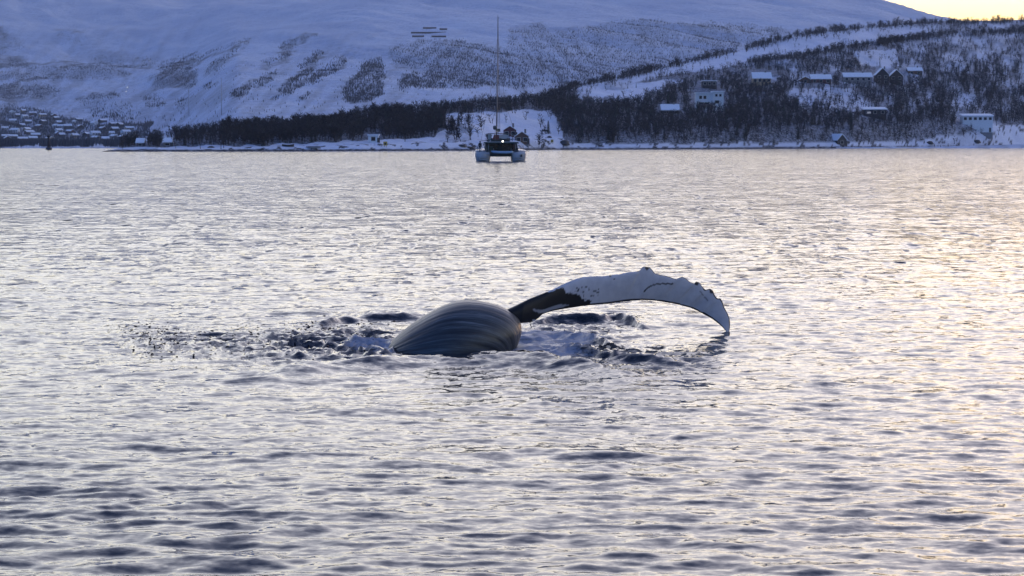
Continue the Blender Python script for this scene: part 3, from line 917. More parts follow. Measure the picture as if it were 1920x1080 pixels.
def whale_mesh():
    # back of the arched body: outline in the photograph at the depth of the body's axis
    top = [(722, 664), (726, 652), (733, 640), (748, 626), (770, 608), (800, 589), (830, 573), (852, 566), (875, 563), (903, 565),
           (930, 571), (953, 581), (968, 592), (977, 604), (979, 618), (976, 634), (970, 650), (962, 664), (955, 676)]
    nt_, nth = 150, 340
    T = smooth(resample(top, nt_), it=12)
    s = np.linspace(0, 1, nt_)
    Yc = WHALE_Y
    sc = F / Yc
    tx = (T[:, 0] - 960) / sc
    tz = np.array([at_depth(a, b, Yc)[2] for a, b in T])
    ax = np.interp(s, [0, 1], [tx[0], tx[-1]]); az = np.interp(s, [0, 1], [tz[0], tz[-1]])
    hy = 1.12 * np.sin(np.pi * np.clip(s, 0, 1) ** 0.85) ** 0.6
    th = np.linspace(0, 2 * np.pi, nth, endpoint=False)
    S_, TH = np.meshgrid(s, th, indexing='ij')
    c, sn = np.cos(TH), np.sin(TH)
    # slightly squarer section: broad back
    cc = np.sign(c) * np.abs(c) ** 0.9; ss = np.sign(sn) * np.abs(sn) ** 0.9
    Xb = ax[:, None] + (tx - ax)[:, None] * cc
    Zb = az[:, None] + (tz - az)[:, None] * cc
    Yb = Yc - hy[:, None] * ss
    # throat grooves: long pleats running from end to end
    w = TH * 30 + 9 * (fbm(S_ * 2.0, TH * 3.2, 3) - 0.5)
    gr = 0.5 + 0.5 * np.cos(w)
    gr = gr ** 3
    env = sstep(0, 0.06, S_) * (1 - sstep(0.94, 1, S_)) * (0.35 + 0.65 * sstep(-0.15, 0.35, np.sin(TH)))
    depth = 0.006 * gr * env * (0.3 + 1.2 * fbm(S_ * 5, TH * 9, 3))
    rad = np.sqrt(((tx - ax) ** 2 + (tz - az) ** 2))[:, None] + 1e-3
    f = 1 - depth / np.maximum(rad, 0.15)
    Xb = ax[:, None] + (Xb - ax[:, None]) * f; Zb = az[:, None] + (Zb - az[:, None]) * f; Yb = Yc + (Yb - Yc) * f
    V1 = np.stack([Xb, Yb, Zb], -1).reshape(-1, 3)
    i = np.arange(nt_ - 1)[:, None] * nth; j = np.arange(nth)[None, :]; j2 = (np.arange(nth) + 1)[None, :] % nth
    F1 = np.stack([i + j, i + j2, i + nth + j2, i + nth + j], -1).reshape(-1, 4)[:, ::-1]
    groove = (gr * env).ravel()
    streak = 0.45 * fbm(TH.ravel() * 12, S_.ravel() * 3.0, 3, 0.6) + 0.55 * fbm(TH.ravel() * 42, S_.ravel() * 5.0, 3, 0.7)
    kind1 = np.zeros(len(V1)); pale1 = np.zeros(len(V1)); dark1 = np.ones(len(V1))
    # ---- flipper
    U = [(925, 590), (948, 581), (962, 575), (993, 560), (1036, 543), (1060, 531), (1080, 523), (1093, 519.5), (1112, 518.5), (1132, 518), (1144, 516), (1163, 514),
         (1180, 510), (1192, 509.5), (1199, 508), (1203, 502), (1207, 499.5), (1219, 501.5), (1224, 507), (1228, 512.5), (1238, 515.5), (1249, 517), (1260, 521), (1268, 523.6), (1273, 521),
         (1279, 518.5), (1286, 522), (1293, 528), (1302, 532), (1305, 527.5), (1312, 530), (1317, 538), (1323, 543.5), (1331, 541), (1337, 545), (1340, 553), (1345, 559.5), (1351, 559.5), (1355, 566),
         (1358, 576), (1362, 583), (1366, 592), (1368.5, 600), (1369, 612), (1367.5, 622), (1366, 628)]
    Lw = [(925, 618), (950, 612), (975, 606), (988, 605), (1000, 603), (1010, 596), (1017, 589), (1036, 583), (1060, 578.5), (1098, 573), (1136.5, 570), (1168, 565.5), (1201, 562.5), (1227.5, 563.5), (1263.5, 569),
          (1294.6, 577), (1308, 583), (1321, 590), (1334, 597), (1345, 605), (1352, 611), (1358, 617), (1362, 623), (1365, 629)]
    nu, nc = 460, 56
    Uu = smooth(resample(U, nu), it=1); Ll = smooth(resample(Lw, nu), it=5)
    u = np.linspace(0, 1, nu)
    depthY = np.interp(0.5 * (Uu[:, 0] + Ll[:, 0]), [925, 980, 1368], [37.55, 37.75, 40.75])
    ang = np.linspace(0, 2 * np.pi, nc, endpoint=False)
    v = 0.5 - 0.5 * np.cos(ang)              # 0 trailing (lower) edge .. 1 leading edge
    side = np.sign(np.sin(ang) + 1e-9)
    tprof = np.sqrt(np.clip(v * (1 - v), 0, 1)) * (0.75 + 0.9 * v) * 1.15
    tmax = np.interp(u, [0, 0.1, 0.25, 0.6, 0.9, 1], [0.30, 0.17, 0.085, 0.07, 0.045, 0.02])
    PX = Ll[:, 0][:, None] * (1 - v) + Uu[:, 0][:, None] * v
    PY = Ll[:, 1][:, None] * (1 - v) + Uu[:, 1][:, None] * v
    YY = depthY[:, None] + 0.10 * (v - 0.5)[None, :] - side[None, :] * tprof[None, :] * tmax[:, None]
    ruv = ray(PX, PY)
    D0 = depthY[:, None] + 0.10 * (v - 0.5)[None, :]
    V2 = np.stack([ruv[0] * D0, YY, CH + ruv[1] * D0], -1).reshape(-1, 3)
    i = np.arange(nu - 1)[:, None] * nc; j = np.arange(nc)[None, :]; j2 = (np.arange(nc) + 1)[None, :] % nc
    F2 = np.stack([i + j, i + j2, i + nc + j2, i + nc + j], -1).reshape(-1, 4)[:, ::-1]
    px, py = PX.ravel(), PY.ravel(); vv = np.broadcast_to(v, PX.shape).ravel(); uu = np.broadcast_to(u[:, None], PX.shape).ravel()
    jx = (fbm(px / 7, py / 5, 5, .7) - 0.5) * 30; jy = (fbm(px / 8 + 30, py / 4, 5, .7) - 0.5) * 11
    dark = inpoly(px + jx, py + jy, [(900, 570), (955, 570), (1000, 552), (1040, 543), (1060, 537), (1056, 546), (1092, 554), (1088, 559), (1108, 563), (1104, 573), (1060, 582), (1017, 595), (955, 625), (900, 640)]).astype(float)
    patch = inpoly(px + jx * .5, py + jy * .5, [(998, 578), (1015, 581), (1034, 574), (1056, 569), (1070, 571), (1045, 580), (1018, 587), (1006, 585)])
    dark = np.where(patch, 0.5, dark)
    trail = (vv < 0.045 + 0.03 * fbm(px / 9, py * 0, 2)) & (px > 1030) | (vv < 0.10) & (px > 1318)
    dark = np.maximum(dark, trail * 0.95)
    lead = ((vv > 0.985) & (px > 1195)) | ((vv > 0.93) & (px > 1318)) | ((vv > 0.86) & (py > 600))
    dark = np.maximum(dark, lead * 0.9)
    for cx, cy, rr in [(1144, 516.5, 2.2), (1151.5, 523, 2.0), (1306, 531, 4), (1334, 546, 4), (1213, 502, 4)]:
        dark = np.maximum(dark, 0.95 * (((px - cx) ** 2 + (py - cy) ** 2) < rr ** 2))
    def line(pts, w):
        P = resample(pts, 60); d = np.min((px[:, None] - P[None, :, 0]) ** 2 + (py[:, None] - P[None, :, 1]) ** 2, 1)
        return d < w * w
    dark = np.maximum(dark, 0.95 * line([(1208, 546), (1213, 540), (1220, 535.5), (1230, 532.5), (1243, 531.5), (1261, 532)], 1.35))
    dark = np.maximum(dark, 0.6 * line([(1312, 546), (1318, 553), (1326, 563)], 1.1))
    sp = (fbm(px / 3.2, py / 2.4, 2) > 0.66) & (px > 1075) & (px < 1125) & (py > 536) & (py < 556)
    dark = np.maximum(dark, 0.85 * sp)
    wave = (vv - 0.5)
    V = np.concatenate([V1, V2]); Fa = np.concatenate([F1, F2 + len(V1)])
    at = {'pale': np.r_[pale1, 1 - dark], 'groove': np.r_[groove, np.zeros(len(V2))],
          'along': np.r_[S_.ravel(), np.full(len(V2), .5)], 'around': np.r_[np.where(TH > np.pi, TH - 2 * np.pi, TH).ravel(), px / 60.0], 'wet': np.r_[np.ones(len(V1)), np.full(len(V2), 0.25)], 'streak': np.r_[streak, np.full(len(V2), 0.2)]}
    return mesh_np('whale', V, Fa, True, at)
def whale_mat():
    m, nt, b = mat('wet_whale_skin')
    n = noise_node(nt, 30, 4, 0.6); n2 = noise_node(nt, 6, 4, 0.6)
    cv = N(nt, 'ShaderNodeCombineXYZ')
    L(nt, math_(nt, 'MULTIPLY', attr(nt, 'around'), 15.0), cv.inputs[0]); L(nt, math_(nt, 'MULTIPLY', attr(nt, 'along'), 2.6), cv.inputs[1])
    ns = N(nt, 'ShaderNodeTexNoise'); ns.inputs['Scale'].default_value = 1.0; ns.inputs['Detail'].default_value = 5; ns.inputs['Roughness'].default_value = 0.68
    L(nt, cv.outputs[0], ns.inputs['Vector'])
    stn = math_(nt, 'ADD', math_(nt, 'MULTIPLY', ns.outputs[0], 0.8), math_(nt, 'MULTIPLY', attr(nt, 'streak'), 0.2))
    sk_ = math_(nt, 'MULTIPLY', stn, math_(nt, 'GREATER_THAN', attr(nt, 'wet'), 0.6))
    skin = ramp(nt, sk_, [(0.0, (0.020, 0.021, 0.024)), (0.40, (0.020, 0.022, 0.025)), (0.50, (0.044, 0.048, 0.052)), (0.58, (0.075, 0.082, 0.088)), (0.66, (0.16, 0.17, 0.18))])
    sk = mixc(nt, math_(nt, 'MULTIPLY', attr(nt, 'groove'), 0.35), skin.outputs[0], (0.010, 0.011, 0.013))
    white = ramp(nt, n2.outputs[0], [(0.3, (0.40, 0.41, 0.47)), (0.7, (0.52, 0.53, 0.58))])
    c = mixc(nt, attr(nt, 'pale'), sk, white.outputs[0])
    L(nt, c, b.inputs['Base Color'])
    b.inputs['Roughness'].default_value = 0.38
    L(nt, math_(nt, 'MULTIPLY', attr(nt, 'wet'), 0.42), b.inputs['Specular IOR Level'])
    hh = math_(nt, 'ADD', math_(nt, 'MULTIPLY', n.outputs[0], 0.3), math_(nt, 'MULTIPLY', ns.outputs[0], attr(nt, 'wet')))
    bump(nt, b, hh, 0.35, 0.012)
    return m
M['whale'] = whale_mat()
o = link('humpback_whale', whale_mesh(), None, [M['whale']])
tag(o, 'humpback whale rolling at the surface with one long white flipper arched over the water', 'whale')

# spray and drops thrown up beside the whale
def splash(name, spots, n, seed, lab, rmin=0.003, rmax=0.019, up=0.12):
    r = np.random.default_rng(seed)
    # small faceted drops
    ph = (1 + 5 ** .5) / 2
    ico = np.array([(-1, ph, 0), (1, ph, 0), (-1, -ph, 0), (1, -ph, 0), (0, -1, ph), (0, 1, ph), (0, -1, -ph), (0, 1, -ph), (ph, 0, -1), (ph, 0, 1), (-ph, 0, -1), (-ph, 0, 1)]) / 1.9
    fi = np.array([(0, 11, 5), (0, 5, 1), (0, 1, 7), (0, 7, 10), (0, 10, 11), (1, 5, 9), (5, 11, 4), (11, 10, 2), (10, 7, 6), (7, 1, 8), (3, 9, 4), (3, 4, 2), (3, 2, 6), (3, 6, 8), (3, 8, 9), (4, 9, 5), (2, 4, 11), (6, 2, 10), (8, 6, 7), (9, 8, 1)])
    Vs, Fs = [], []
    w = np.array([s[4] for s in spots], float); w /= w.sum()
    for k in range(n):
        s = spots[r.choice(len(spots), p=w)]
        px = r.normal(s[0], s[2]); py = r.normal(s[1], s[3])
        p = on_water(px, py)
        p[2] = abs(r.normal(0, up * s[5])) + 0.01
        rad = r.uniform(rmin, rmax) * r.uniform(0.5, 1)
        sc = np.array([r.uniform(1, 2.2), 1, r.uniform(0.6, 1.1)])
        Vs.append(ico * rad * sc + p); Fs.append(fi + 12 * k)
    me = mesh_np(name, np.concatenate(Vs), np.concatenate(Fs), True)
    o = link(name, me, None, [M['water']]); tag(o, lab, 'spray', kind='stuff')
splash('water_spray', [(295, 648, 36, 15, 1.8, .8), (440, 648, 80, 14, 2.2, .8), (560, 626, 70, 5, 1.2, .8), (650, 622, 60, 4, 1, 0.9), (600, 655, 60, 14, 1, .6), (280, 625, 40, 6, .8, .6)],
       900, 31, 'dark water drops falling on the sea left of the whale')
splash('flipper_spray', [(1100, 632, 30, 7, 1, .6), (1180, 600, 14, 3, 1, .6), (1010, 612, 18, 6, 1, .4)],
       90, 33, 'small water drops thrown up under the raised flipper', 0.006, 0.018)

# ------------------------------------------------------------------ catamaran
CAT_P = on_water(938.6, 303)
def boat_mats():
    M['gel'] = simple('white_gelcoat', (0.38, 0.385, 0.40), 0.35, 0.06, 1.5)
    M['dark_grp'] = simple('dark_grey_moulding', (0.07, 0.08, 0.08), 0.6, 0.2)  # plain dark grey for bridge deck, cabin and fittings
    M['canvas'] = simple('dark_green_canvas', (0.025, 0.045, 0.035), 0.85, 0.2)
    M['alloy'] = simple('anodised_spar', (0.22, 0.22, 0.24), 0.45, 0.1, 1, 0.7)
    M['wire'] = simple('rigging_wire', (0.12, 0.12, 0.13), 0.4, 0.1, 1, 0.7)
    M['inflatable'] = simple('pale_blue_inflatable', (0.24, 0.36, 0.50), 0.6, 0.08)
    M['seat'] = simple('red_brown_cushion', (0.18, 0.06, 0.05), 0.8, 0.1)
    M['teak'] = simple('teak_panel', (0.11, 0.06, 0.04), 0.8, 0.15)
    M['clear'] = simple('pale_vinyl_screen', (0.38, 0.38, 0.37), 0.3, 0.05)
boat_mats()
cat = empty('catamaran', CAT_P, 0.03)
tag(cat, 'white sailing catamaran with tall bare mast seen from its stern', 'catamaran')
def hull(xc, outer):
    """outer: -1 port, +1 starboard side away from the middle"""
    m = MB(); rings = []
    for k in range(15):
        y = k / 14 * 12.5
        f = 1 - (y / 12.6) ** 2.4
        w0 = 1.22 * (0.80 + 0.2 * min(1, y / 2)) * max(f, 0.03)
        top = 1.78 + 0.30 * (y / 12.5) - (0.55 * (1 - min(1, y / 1.2)))
        cx = xc - outer * 0.15 * (y / 12.5)
        ring = []
        for a, zz in [(-0.55, -0.45), (-0.86, 0.05), (-0.97, 0.6), (-1.0, 1.2), (-0.96, top), (0.96, top), (1.0, 1.2), (0.97, 0.6), (0.86, 0.05), (0.55, -0.45)]:
            k2 = 1.12 if a * outer > 0 else 1.0
            ring.append((cx + a * w0 * k2, y, zz))
        rings.append(ring)
    m.loft(rings)
    return m
for sx, xc in ((-1, -2.78), (1, 2.86)):
    h = hull(xc, sx).build('hull', M['gel'], cat)
    st = MB()
    for k in range(3): st.box(xc - 0.62, xc + 0.62, -0.55 + 0.28 * k, 0.3, 0.25 + 0.36 * k, 0.36 + 0.36 * k)
    st.build('stern_step', M['gel'], h)
    rb = MB().box(xc - 1.28, xc + 1.28, 0.9, 1.0, 1.62, 1.70); rb.build('rub_rail', M['dark_grp'], h)
MB().box(-1.7, 1.8, 0.8, 10, 0.78, 1.25).build('bridge_deck', M['dark_grp'], cat)
MB().box(-2.3, -2.2, 0.6, 3.6, 1.25, 2.2).box(2.75, 2.85, 0.6, 3.6, 1.25, 2.2).box(-2.3, 2.85, 0.6, 0.7, 1.25, 1.75).build('cockpit_coaming', M['dark_grp'], cat)
cb = MB().prism([(-2.5, 1.25), (2.9, 1.25), (2.7, 2.92), (-2.3, 2.92)], 3.6, 8.6).build('cabin', M['dark_grp'], cat)
MB().box(-1.9, -0.4, 3.52, 3.6, 1.9, 2.75).build('window', M['glass'], cb)
MB().box(0.2, 2.2, 3.52, 3.6, 1.9, 2.75).build('window', M['glass'], cb)
MB().box(-0.35, 0.15, 3.50, 3.6, 1.3, 2.75).build('door', M['dark_grp'], cb)
MB().box(2.0, 2.5, 1.2, 2.4, 1.25, 2.75).build('locker', M['teak'], cat)
MB().box(-2.15, -1.2, 1.0, 3.0, 1.25, 2.45).build('canvas_screen', M['canvas'], cat)
MB().box(-1.1, 1.9, 2.2, 2.9, 1.25, 1.75).build('seat', M['seat'], cat)
ht_ = MB(); pr = [(-2.72, 2.95), (-2.55, 3.10), (-1.6, 3.22), (0.1, 3.28), (1.8, 3.22), (2.8, 3.10), (2.98, 2.95), (2.8, 2.90), (-2.55, 2.90)]
ht_.prism(pr, 0.4, 5.4); hard = ht_.build('hardtop', M['canvas'], cat)
MB().box(-2.2, 2.5, 0.36, 0.40, 3.08, 3.20).build('edge_strip', M['gel'], hard)
for x, z0 in ((-2.5, 1.8), (2.75, 1.8), (-1.95, 1.3), (2.45, 1.3)):
    MB().tube([(x, 0.6, z0), (x * 0.97, 0.6, 2.95)], 0.055, 6).build('roof_post', M['alloy'], cat)
# upper helm with frame and screens
fr = MB()
for z in (3.42, 4.42): fr.box(-2.08, 2.0, 2.0, 2.09, z, z + 0.12)
for x in (-2.08, -1.5, 1.4, 1.9): fr.box(x, x + 0.09, 2.0, 2.09, 3.25, 4.45)
fb = fr.build('helm_frame', M['dark_grp'], cat)
MB().box(-1.98, -1.5, 2.11, 2.14, 3.5, 4.4).build('screen', M['clear'], fb)
ov = [(0.63 + 0.83 * math.cos(a), 4.0 + 0.36 * math.sin(a)) for a in np.linspace(0, 2 * math.pi, 22, endpoint=False)]
MB().prism(ov, 2.12, 2.6).build('sail_bag', M['gel'], fb)
MB().prism([(-1.25, 3.55), (-0.15, 3.55), (-0.1, 4.25), (-1.0, 4.35)], 2.2, 2.6).build('helm_seat', M['seat'], fb)
MB().box(-1.5, 1.6, 2.7, 2.9, 3.2, 3.75).build('console', M['dark_grp'], fb)
# spars
ms = MB().tube([(-0.52, 5.2, 3.2), (-0.42, 5.2, 12), (-0.28, 5.2, 23.2)], [0.17, 0.15, 0.10], 10, squash=0.7).build('mast', M['alloy'], cat)
for z, w in ((9.5, 1.3), (15.5, 0.95)):
    MB().tube([(-0.45 - w, 5.35, z - 0.05), (-0.45, 5.2, z), (-0.45 + w, 5.35, z - 0.05)], 0.03, 6).build('spreader', M['alloy'], ms)
MB().tube([(-0.28, 5.2, 23.2), (-0.28, 5.2, 23.75)], 0.02, 5).tube([(-0.5, 5.2, 23.3), (-0.05, 5.2, 23.3)], 0.02, 5).build('wind_vane', M['wire'], ms)
MB().tube([(-0.45, 5.0, 4.8), (-0.1, 1.2, 4.9)], [0.12, 0.12], 8).build('boom', M['alloy'], cat)
MB().tube([(-0.45, 4.9, 5.05), (-0.2, 3.0, 5.1), (-0.1, 1.3, 5.02)], [0.22, 0.2, 0.12], 8).build('stowed_sail', M['canvas'], cat)
MB().tube([(-0.08, 1.25, 4.95), (-0.27, 5.1, 23.1)], 0.028, 4).build('topping_lift', M['wire'], cat)
for x in (-3.3, 3.3):
    MB().tube([(x * 1.02, 4.6, 2.0), (-0.45 + math.copysign(1.3, x), 5.35, 9.45), (-0.3, 5.2, 20.5)], 0.018, 4).build('shroud', M['wire'], cat)
MB().tube([(0, 12.2, 2.1), (-0.3, 5.3, 21)], 0.02, 4).build('forestay', M['wire'], cat)
MB().tube([(-0.85, 1.0, 3.2), (-0.85, 1.0, 5.1)], 0.04, 6).build('radar_post', M['alloy'], cat)
MB().tube([(-0.85, 1.0, 5.1), (-0.85, 1.0, 5.25), (-0.85, 1.0, 5.65), (-0.85, 1.0, 5.75)], [0.2, 0.33, 0.33, 0.2], 12).build('radar_dome', M['dark_grp'], cat)
ls = MB(); 
for k in range(8):
    pass
ls.tube([(0.35 + .09 * math.cos(a), 0.33, 3.26 + .09 * math.sin(a)) for a in np.linspace(0, 2 * math.pi, 9)], 0.035, 6)
ls.tube([(0.35, 0.30, 3.26), (0.35, 0.36, 3.26)], 0.085, 10); ls.build('stern_light', M['lamp'], cat)
for sx in (-1, 1):
    for y in (0.9, 2.4, 4.2, 6.2, 8.4, 10.6):
        xx = sx * (3.75 - 0.05 * y - (0.10 * max(0, y - 6)))
        MB().tube([(xx, y, 1.75), (xx, y, 2.55)], 0.02, 5).build('stanchion', M['wire'], cat)
    MB().tube([(sx * 3.70, 0.9, 2.5), (sx * 3.45, 6.2, 2.52), (sx * 2.8, 10.6, 2.55)], 0.015, 4).build('guard_wire', M['wire'], cat)
for x in (-1.15, 1.7):
    MB().tube([(x, 0.7, 1.4), (x, 0.1, 2.05), (x, -0.7, 2.0)], 0.05, 6).build('davit', M['alloy'], cat)
MB().tube([(3.35, -0.05, 0.75), (3.35, -0.05, 1.15)], [0.16, 0.16], 8).build('outboard_bracket', M['dark_grp'], cat)
# dinghy in the davits
dg = empty('dinghy', CAT_P + np.array([0.28, -0.75, 1.5]), 0.03)
tag(dg, 'pale blue inflatable dinghy hanging from davits across the catamaran stern', 'dinghy')
MB().tube([(-1.75, 0.1, 0.16), (-1.4, 0, 0.06), (-0.5, 0, -0.04), (0.6, 0, -0.05), (1.4, 0.05, 0.0), (1.72, 0.25, 0.02)], [0.10, 0.20, 0.22, 0.22, 0.20, 0.12], 12).build('tube', M['inflatable'], dg)
MB().tube([(-1.6, 0.95, 0.12), (-0.5, 1.0, -0.02), (0.6, 1.0, -0.04), (1.6, 0.8, 0.0)], [0.14, 0.21, 0.21, 0.14], 12).build('tube', M['inflatable'], dg)
MB().box(-1.45, 1.5, 0.05, 0.95, -0.28, -0.12).build('hull', M['dark_grp'], dg)

# the person on the port stern
def person(loc, rz=0.2):
    V_ = [(0, 0, 0.95), (0, 0.0, 1.18), (0, 0, 1.42), (0, -0.01, 1.52), (0, -0.02, 1.62), (0, -0.02, 1.74),
          (-0.10, 0, 0.90), (-0.12, 0.03, 0.50), (-0.12, 0.0, 0.07), (-0.13, -0.14, 0.03),
          (0.10, 0, 0.90), (0.13, -0.03, 0.50), (0.13, 0.02, 0.07), (0.14, -0.12, 0.03),
          (-0.20, 0, 1.42), (-0.27, 0.02, 1.14), (-0.22, -0.16, 0.94), (-0.20, -0.22, 0.88),
          (0.20, 0, 1.42), (0.26, 0.03, 1.14), (0.22, -0.12, 0.93), (0.21, -0.18, 0.86)]
    E = [(0, 1), (1, 2), (2, 3), (3, 4), (4, 5), (0, 6), (6, 7), (7, 8), (8, 9), (0, 10), (10, 11), (11, 12), (12, 13), (2, 14), (14, 15), (15, 16), (16, 17), (2, 18), (18, 19), (19, 20), (20, 21)]
    R = [.17, .17, .17, .07, .105, .085, .11, .075, .055, .05, .11, .075, .055, .05, .085, .065, .045, .045, .085, .065, .045, .045]
    me = bpy.data.meshes.new('person'); me.from_pydata(V_, E, []); me.update()
    o = link('person', me, None)
    sk = o.modifiers.new('skin', 'SKIN'); o.modifiers.new('sub', 'SUBSURF').levels = 1
    o.modifiers['sub'].render_levels = 1
    for i, v in enumerate(me.skin_vertices[0].data): v.radius = (R[i], R[i] * 0.85); v.use_root = (i == 0)
    dgp = bpy.context.evaluated_depsgraph_get(); ev = o.evaluated_get(dgp)
    m2 = bpy.data.meshes.new_from_object(ev); o.modifiers.clear(); o.data = m2; bpy.data.meshes.remove(me)
    cl = simple('dark_winter_suit', (0.018, 0.02, 0.026), 0.9, 0.3); skn = simple('skin', (0.30, 0.17, 0.12), 0.6, 0.1); gl = simple('dark_gloves', (0.02, 0.02, 0.02), 0.8, 0.1)
    m2.materials.clear()
    for m in (cl, skn, gl): m2.materials.append(m)
    for p in m2.polygons:
        c = p.center
        p.material_index = 1 if (c.z > 1.555 and c.y < -0.06) else (2 if abs(c.x) > 0.15 and 0.8 < c.z < 0.95 else 0)
        p.use_smooth = True
    o.location = loc; o.rotation_euler = (0, 0, rz)
    hat = MB(); rings = []
    for zz, rr in ((1.645, 0.118), (1.70, 0.118), (1.76, 0.10), (1.81, 0.06), (1.825, 0.01)):
        rings.append([(rr * math.cos(a), -0.015 + rr * 1.05 * math.sin(a), zz) for a in np.linspace(0, 2 * math.pi, 14, endpoint=False)])
    hat.loft(rings); hat.build('hat', cl, o)
    tag(o, 'person in dark winter clothes standing on the port stern of the catamaran', 'person')
person(CAT_P + np.array([-3.3, 0.65, 1.46]))

# ------------------------------------------------------------------ houses on the hillside
def windows(parent, xs, z0, z1, w, y=-0.05, lit=False, trim='trim'):
    for x in xs:
        f = MB().box(x - w / 2 - .1, x + w / 2 + .1, y, y + 0.08, z0 - .1, z1 + .1).build('window', M[trim], parent)
        MB().box(x - w / 2, x + w / 2, y - 0.03, y - 0.003, z0, z1).build('pane', M['lit_window'] if lit else M['glass'], f)
def gable(root, x0, x1, y0, y1, zt, rise, along='x', over=0.4, th=0.28, wallm=None, roofm=None):
    """snow covered gable roof; ridge along x (eaves to the viewer) or along y (gable to the viewer)"""
    mb = MB(); g = MB()
    if along == 'x':
        ym = (y0 + y1) / 2
        prof = [(y0 - over, zt - over * rise / (ym - y0)), (ym, zt + rise), (y1 + over, zt - over * rise / (ym - y0))]
        vs = []
        for x in (x0 - over, x1 + over):
            for (yy, zz) in prof: vs.append((x, yy, zz))
            for (yy, zz) in reversed(prof): vs.append((x, yy, zz + th))
        mb.add(vs, [(0, 1, 2, 3, 4, 5), (11, 10, 9, 8, 7, 6)] + [(k, k + 6, (k + 1) % 6 + 6, (k + 1) % 6) for k in range(6)])
        for x in (x0, x1 - 0.1):
            MB().add([(x, y0, zt), (x + .1, y0, zt), (x, y1, zt), (x + .1, y1, zt), (x, ym, zt + rise - .01), (x + .1, ym, zt + rise - .01)],
                  [(0, 2, 4), (1, 5, 3), (0, 4, 5, 1), (2, 3, 5, 4), (0, 1, 3, 2)]).build('gable_wall', wallm, root)
    else:
        xm = (x0 + x1) / 2
        dz = over * rise / (xm - x0)
        poly = [(x0 - over, zt - dz), (xm, zt + rise), (x1 + over, zt - dz), (x1 + over, zt - dz + th), (xm, zt + rise + th), (x0 - over, zt - dz + th)]
        mb.prism(poly, y0 - over, y1 + over)
        g.prism([(x0, zt), (x1, zt), (xm, zt + rise - .01)], y0, y0 + .1)
    if g.v: g.build('gable_wall', wallm, root)
    return mb.build('roof', roofm or M['snow_roof'], root)
def house(lab, px0, px1, py_top, py_base, wall='dark_wall', roof='x', rise=1.8, eave=None, wins=3, depth=7.0, rows=1, lit=None, chimney=True, plinth=True, rz=0.0, name='house', cat_='house'):
    pc = (px0 + px1) / 2
    p = hill_point(pc, py_base); s = F / p[1]
    w = (px1 - px0) / s; h = (py_base - py_top) / s
    root = empty(name, p, rz); tag(root, lab, cat_, 'houses on the hillside' if cat_ == 'house' else None)
    if roof in ('flat', 'mono'): eh = h - 0.35
    else: eh = h - rise - 0.3
    eh = max(eh, 1.2)
    wl = MB().box(-w / 2, w / 2, 0, depth, -0.6, eh).build('wall', M[wall], root)
    if plinth: MB().box(-w / 2 - .05, w / 2 + .05, -.05, depth, -3.5, -0.6).build('foundation', M['grey_wall'], root)
    if roof == 'x' or roof == 'y':
        rf = gable(root, -w / 2, w / 2, 0, depth, eh, rise, roof, wallm=M[wall])
        if chimney: MB().box(w * .18, w * .18 + .7, depth / 2 - .3, depth / 2 + .4, eh + rise * .7, eh + rise + 1.0).build('chimney', M['grey_wall'], rf)
    elif roof == 'flat':
        MB().box(-w / 2 - .3, w / 2 + .3, -.5, depth + .3, eh, eh + .35).build('roof', M['snow_roof'], root)
    elif roof == 'mono':
        MB().add([(-w/2-.4, -.7, eh), (w/2+.4, -.7, eh), (w/2+.4, depth+.4, eh+.9), (-w/2-.4, depth+.4, eh+.9), (-w/2-.4, -.7, eh+.4), (w/2+.4, -.7, eh+.4), (w/2+.4, depth+.4, eh+1.3), (-w/2-.4, depth+.4, eh+1.3)],
                 [(3, 2, 1, 0), (4, 5, 6, 7), (0, 1, 5, 4), (1, 2, 6, 5), (2, 3, 7, 6), (3, 0, 4, 7)]) if False else None
        m = MB(); m.add([(-w/2-.4, -.7, eh), (w/2+.4, -.7, eh), (w/2+.4, depth+.4, eh+.9), (-w/2-.4, depth+.4, eh+.9), (-w/2-.4, -.7, eh+.4), (w/2+.4, -.7, eh+.4), (w/2+.4, depth+.4, eh+1.3), (-w/2-.4, depth+.4, eh+1.3)],
                 [(3, 2, 1, 0), (4, 5, 6, 7), (0, 1, 5, 4), (1, 2, 6, 5), (2, 3, 7, 6), (3, 0, 4, 7)]); m.build('roof', M['snow_roof'], root)
    for r in range(rows):
        zt = eh - 0.5 - r * 2.6
        if wins and zt > 0.6:
            xs = [(-w / 2 + w * (k + 0.5) / wins) for k in range(wins)]
            windows(wl, xs, max(zt - 1.2, 0.1), zt, min(1.3, w / wins * .55), lit=False)
    if lit is not None: windows(wl, [lit * w], eh - 1.6, eh - 0.9, 1.5, y=-0.12, lit=True)
    MB().box(w * .38, w * .38 + .9, -.06, 0, -.5, min(1.5, eh - .2)).build('door', M['timber'], wl)
    return root, w, eh, s

# white house of two flat-roofed volumes
root, w, eh, s = house('white two-storey modern house with flat snowy roofs above the shore wood', 1304, 1335, 173.5, 206, 'white_wall', 'flat', wins=0, chimney=False)
MB().box(w / 2 - .02, w / 2 + 4.6, -0.8, 7, -4, eh + .55).build('wing', M['white_wall'], root)
MB().box(w / 2 - .3, w / 2 + 4.9, -1.2, 7.2, eh + .56, eh + .95).build('wing_roof', M['snow_roof'], root)
windows(root, [-1.6, 0.2], eh - 2.4, eh - 1.1, 1.1)
windows(root, [-1.3, 1.2], eh - 5.0, eh - 3.9, 1.8)
windows(root, [w / 2 + 1.5, w / 2 + 3.2], eh - 1.4, eh - .4, 0.9, y=-0.87)
windows(root, [w / 2 + 1.8], eh - 4.3, eh - 3.1, 1.7, y=-0.87)
MB().box(-2.6, 3.0, -1.6, -0.02, eh - 5.7, eh - 5.4).box(-2.6, 3.0, -1.6, -1.52, eh - 5.4, eh - 4.6).build('balcony', M['grey_wall'], root)
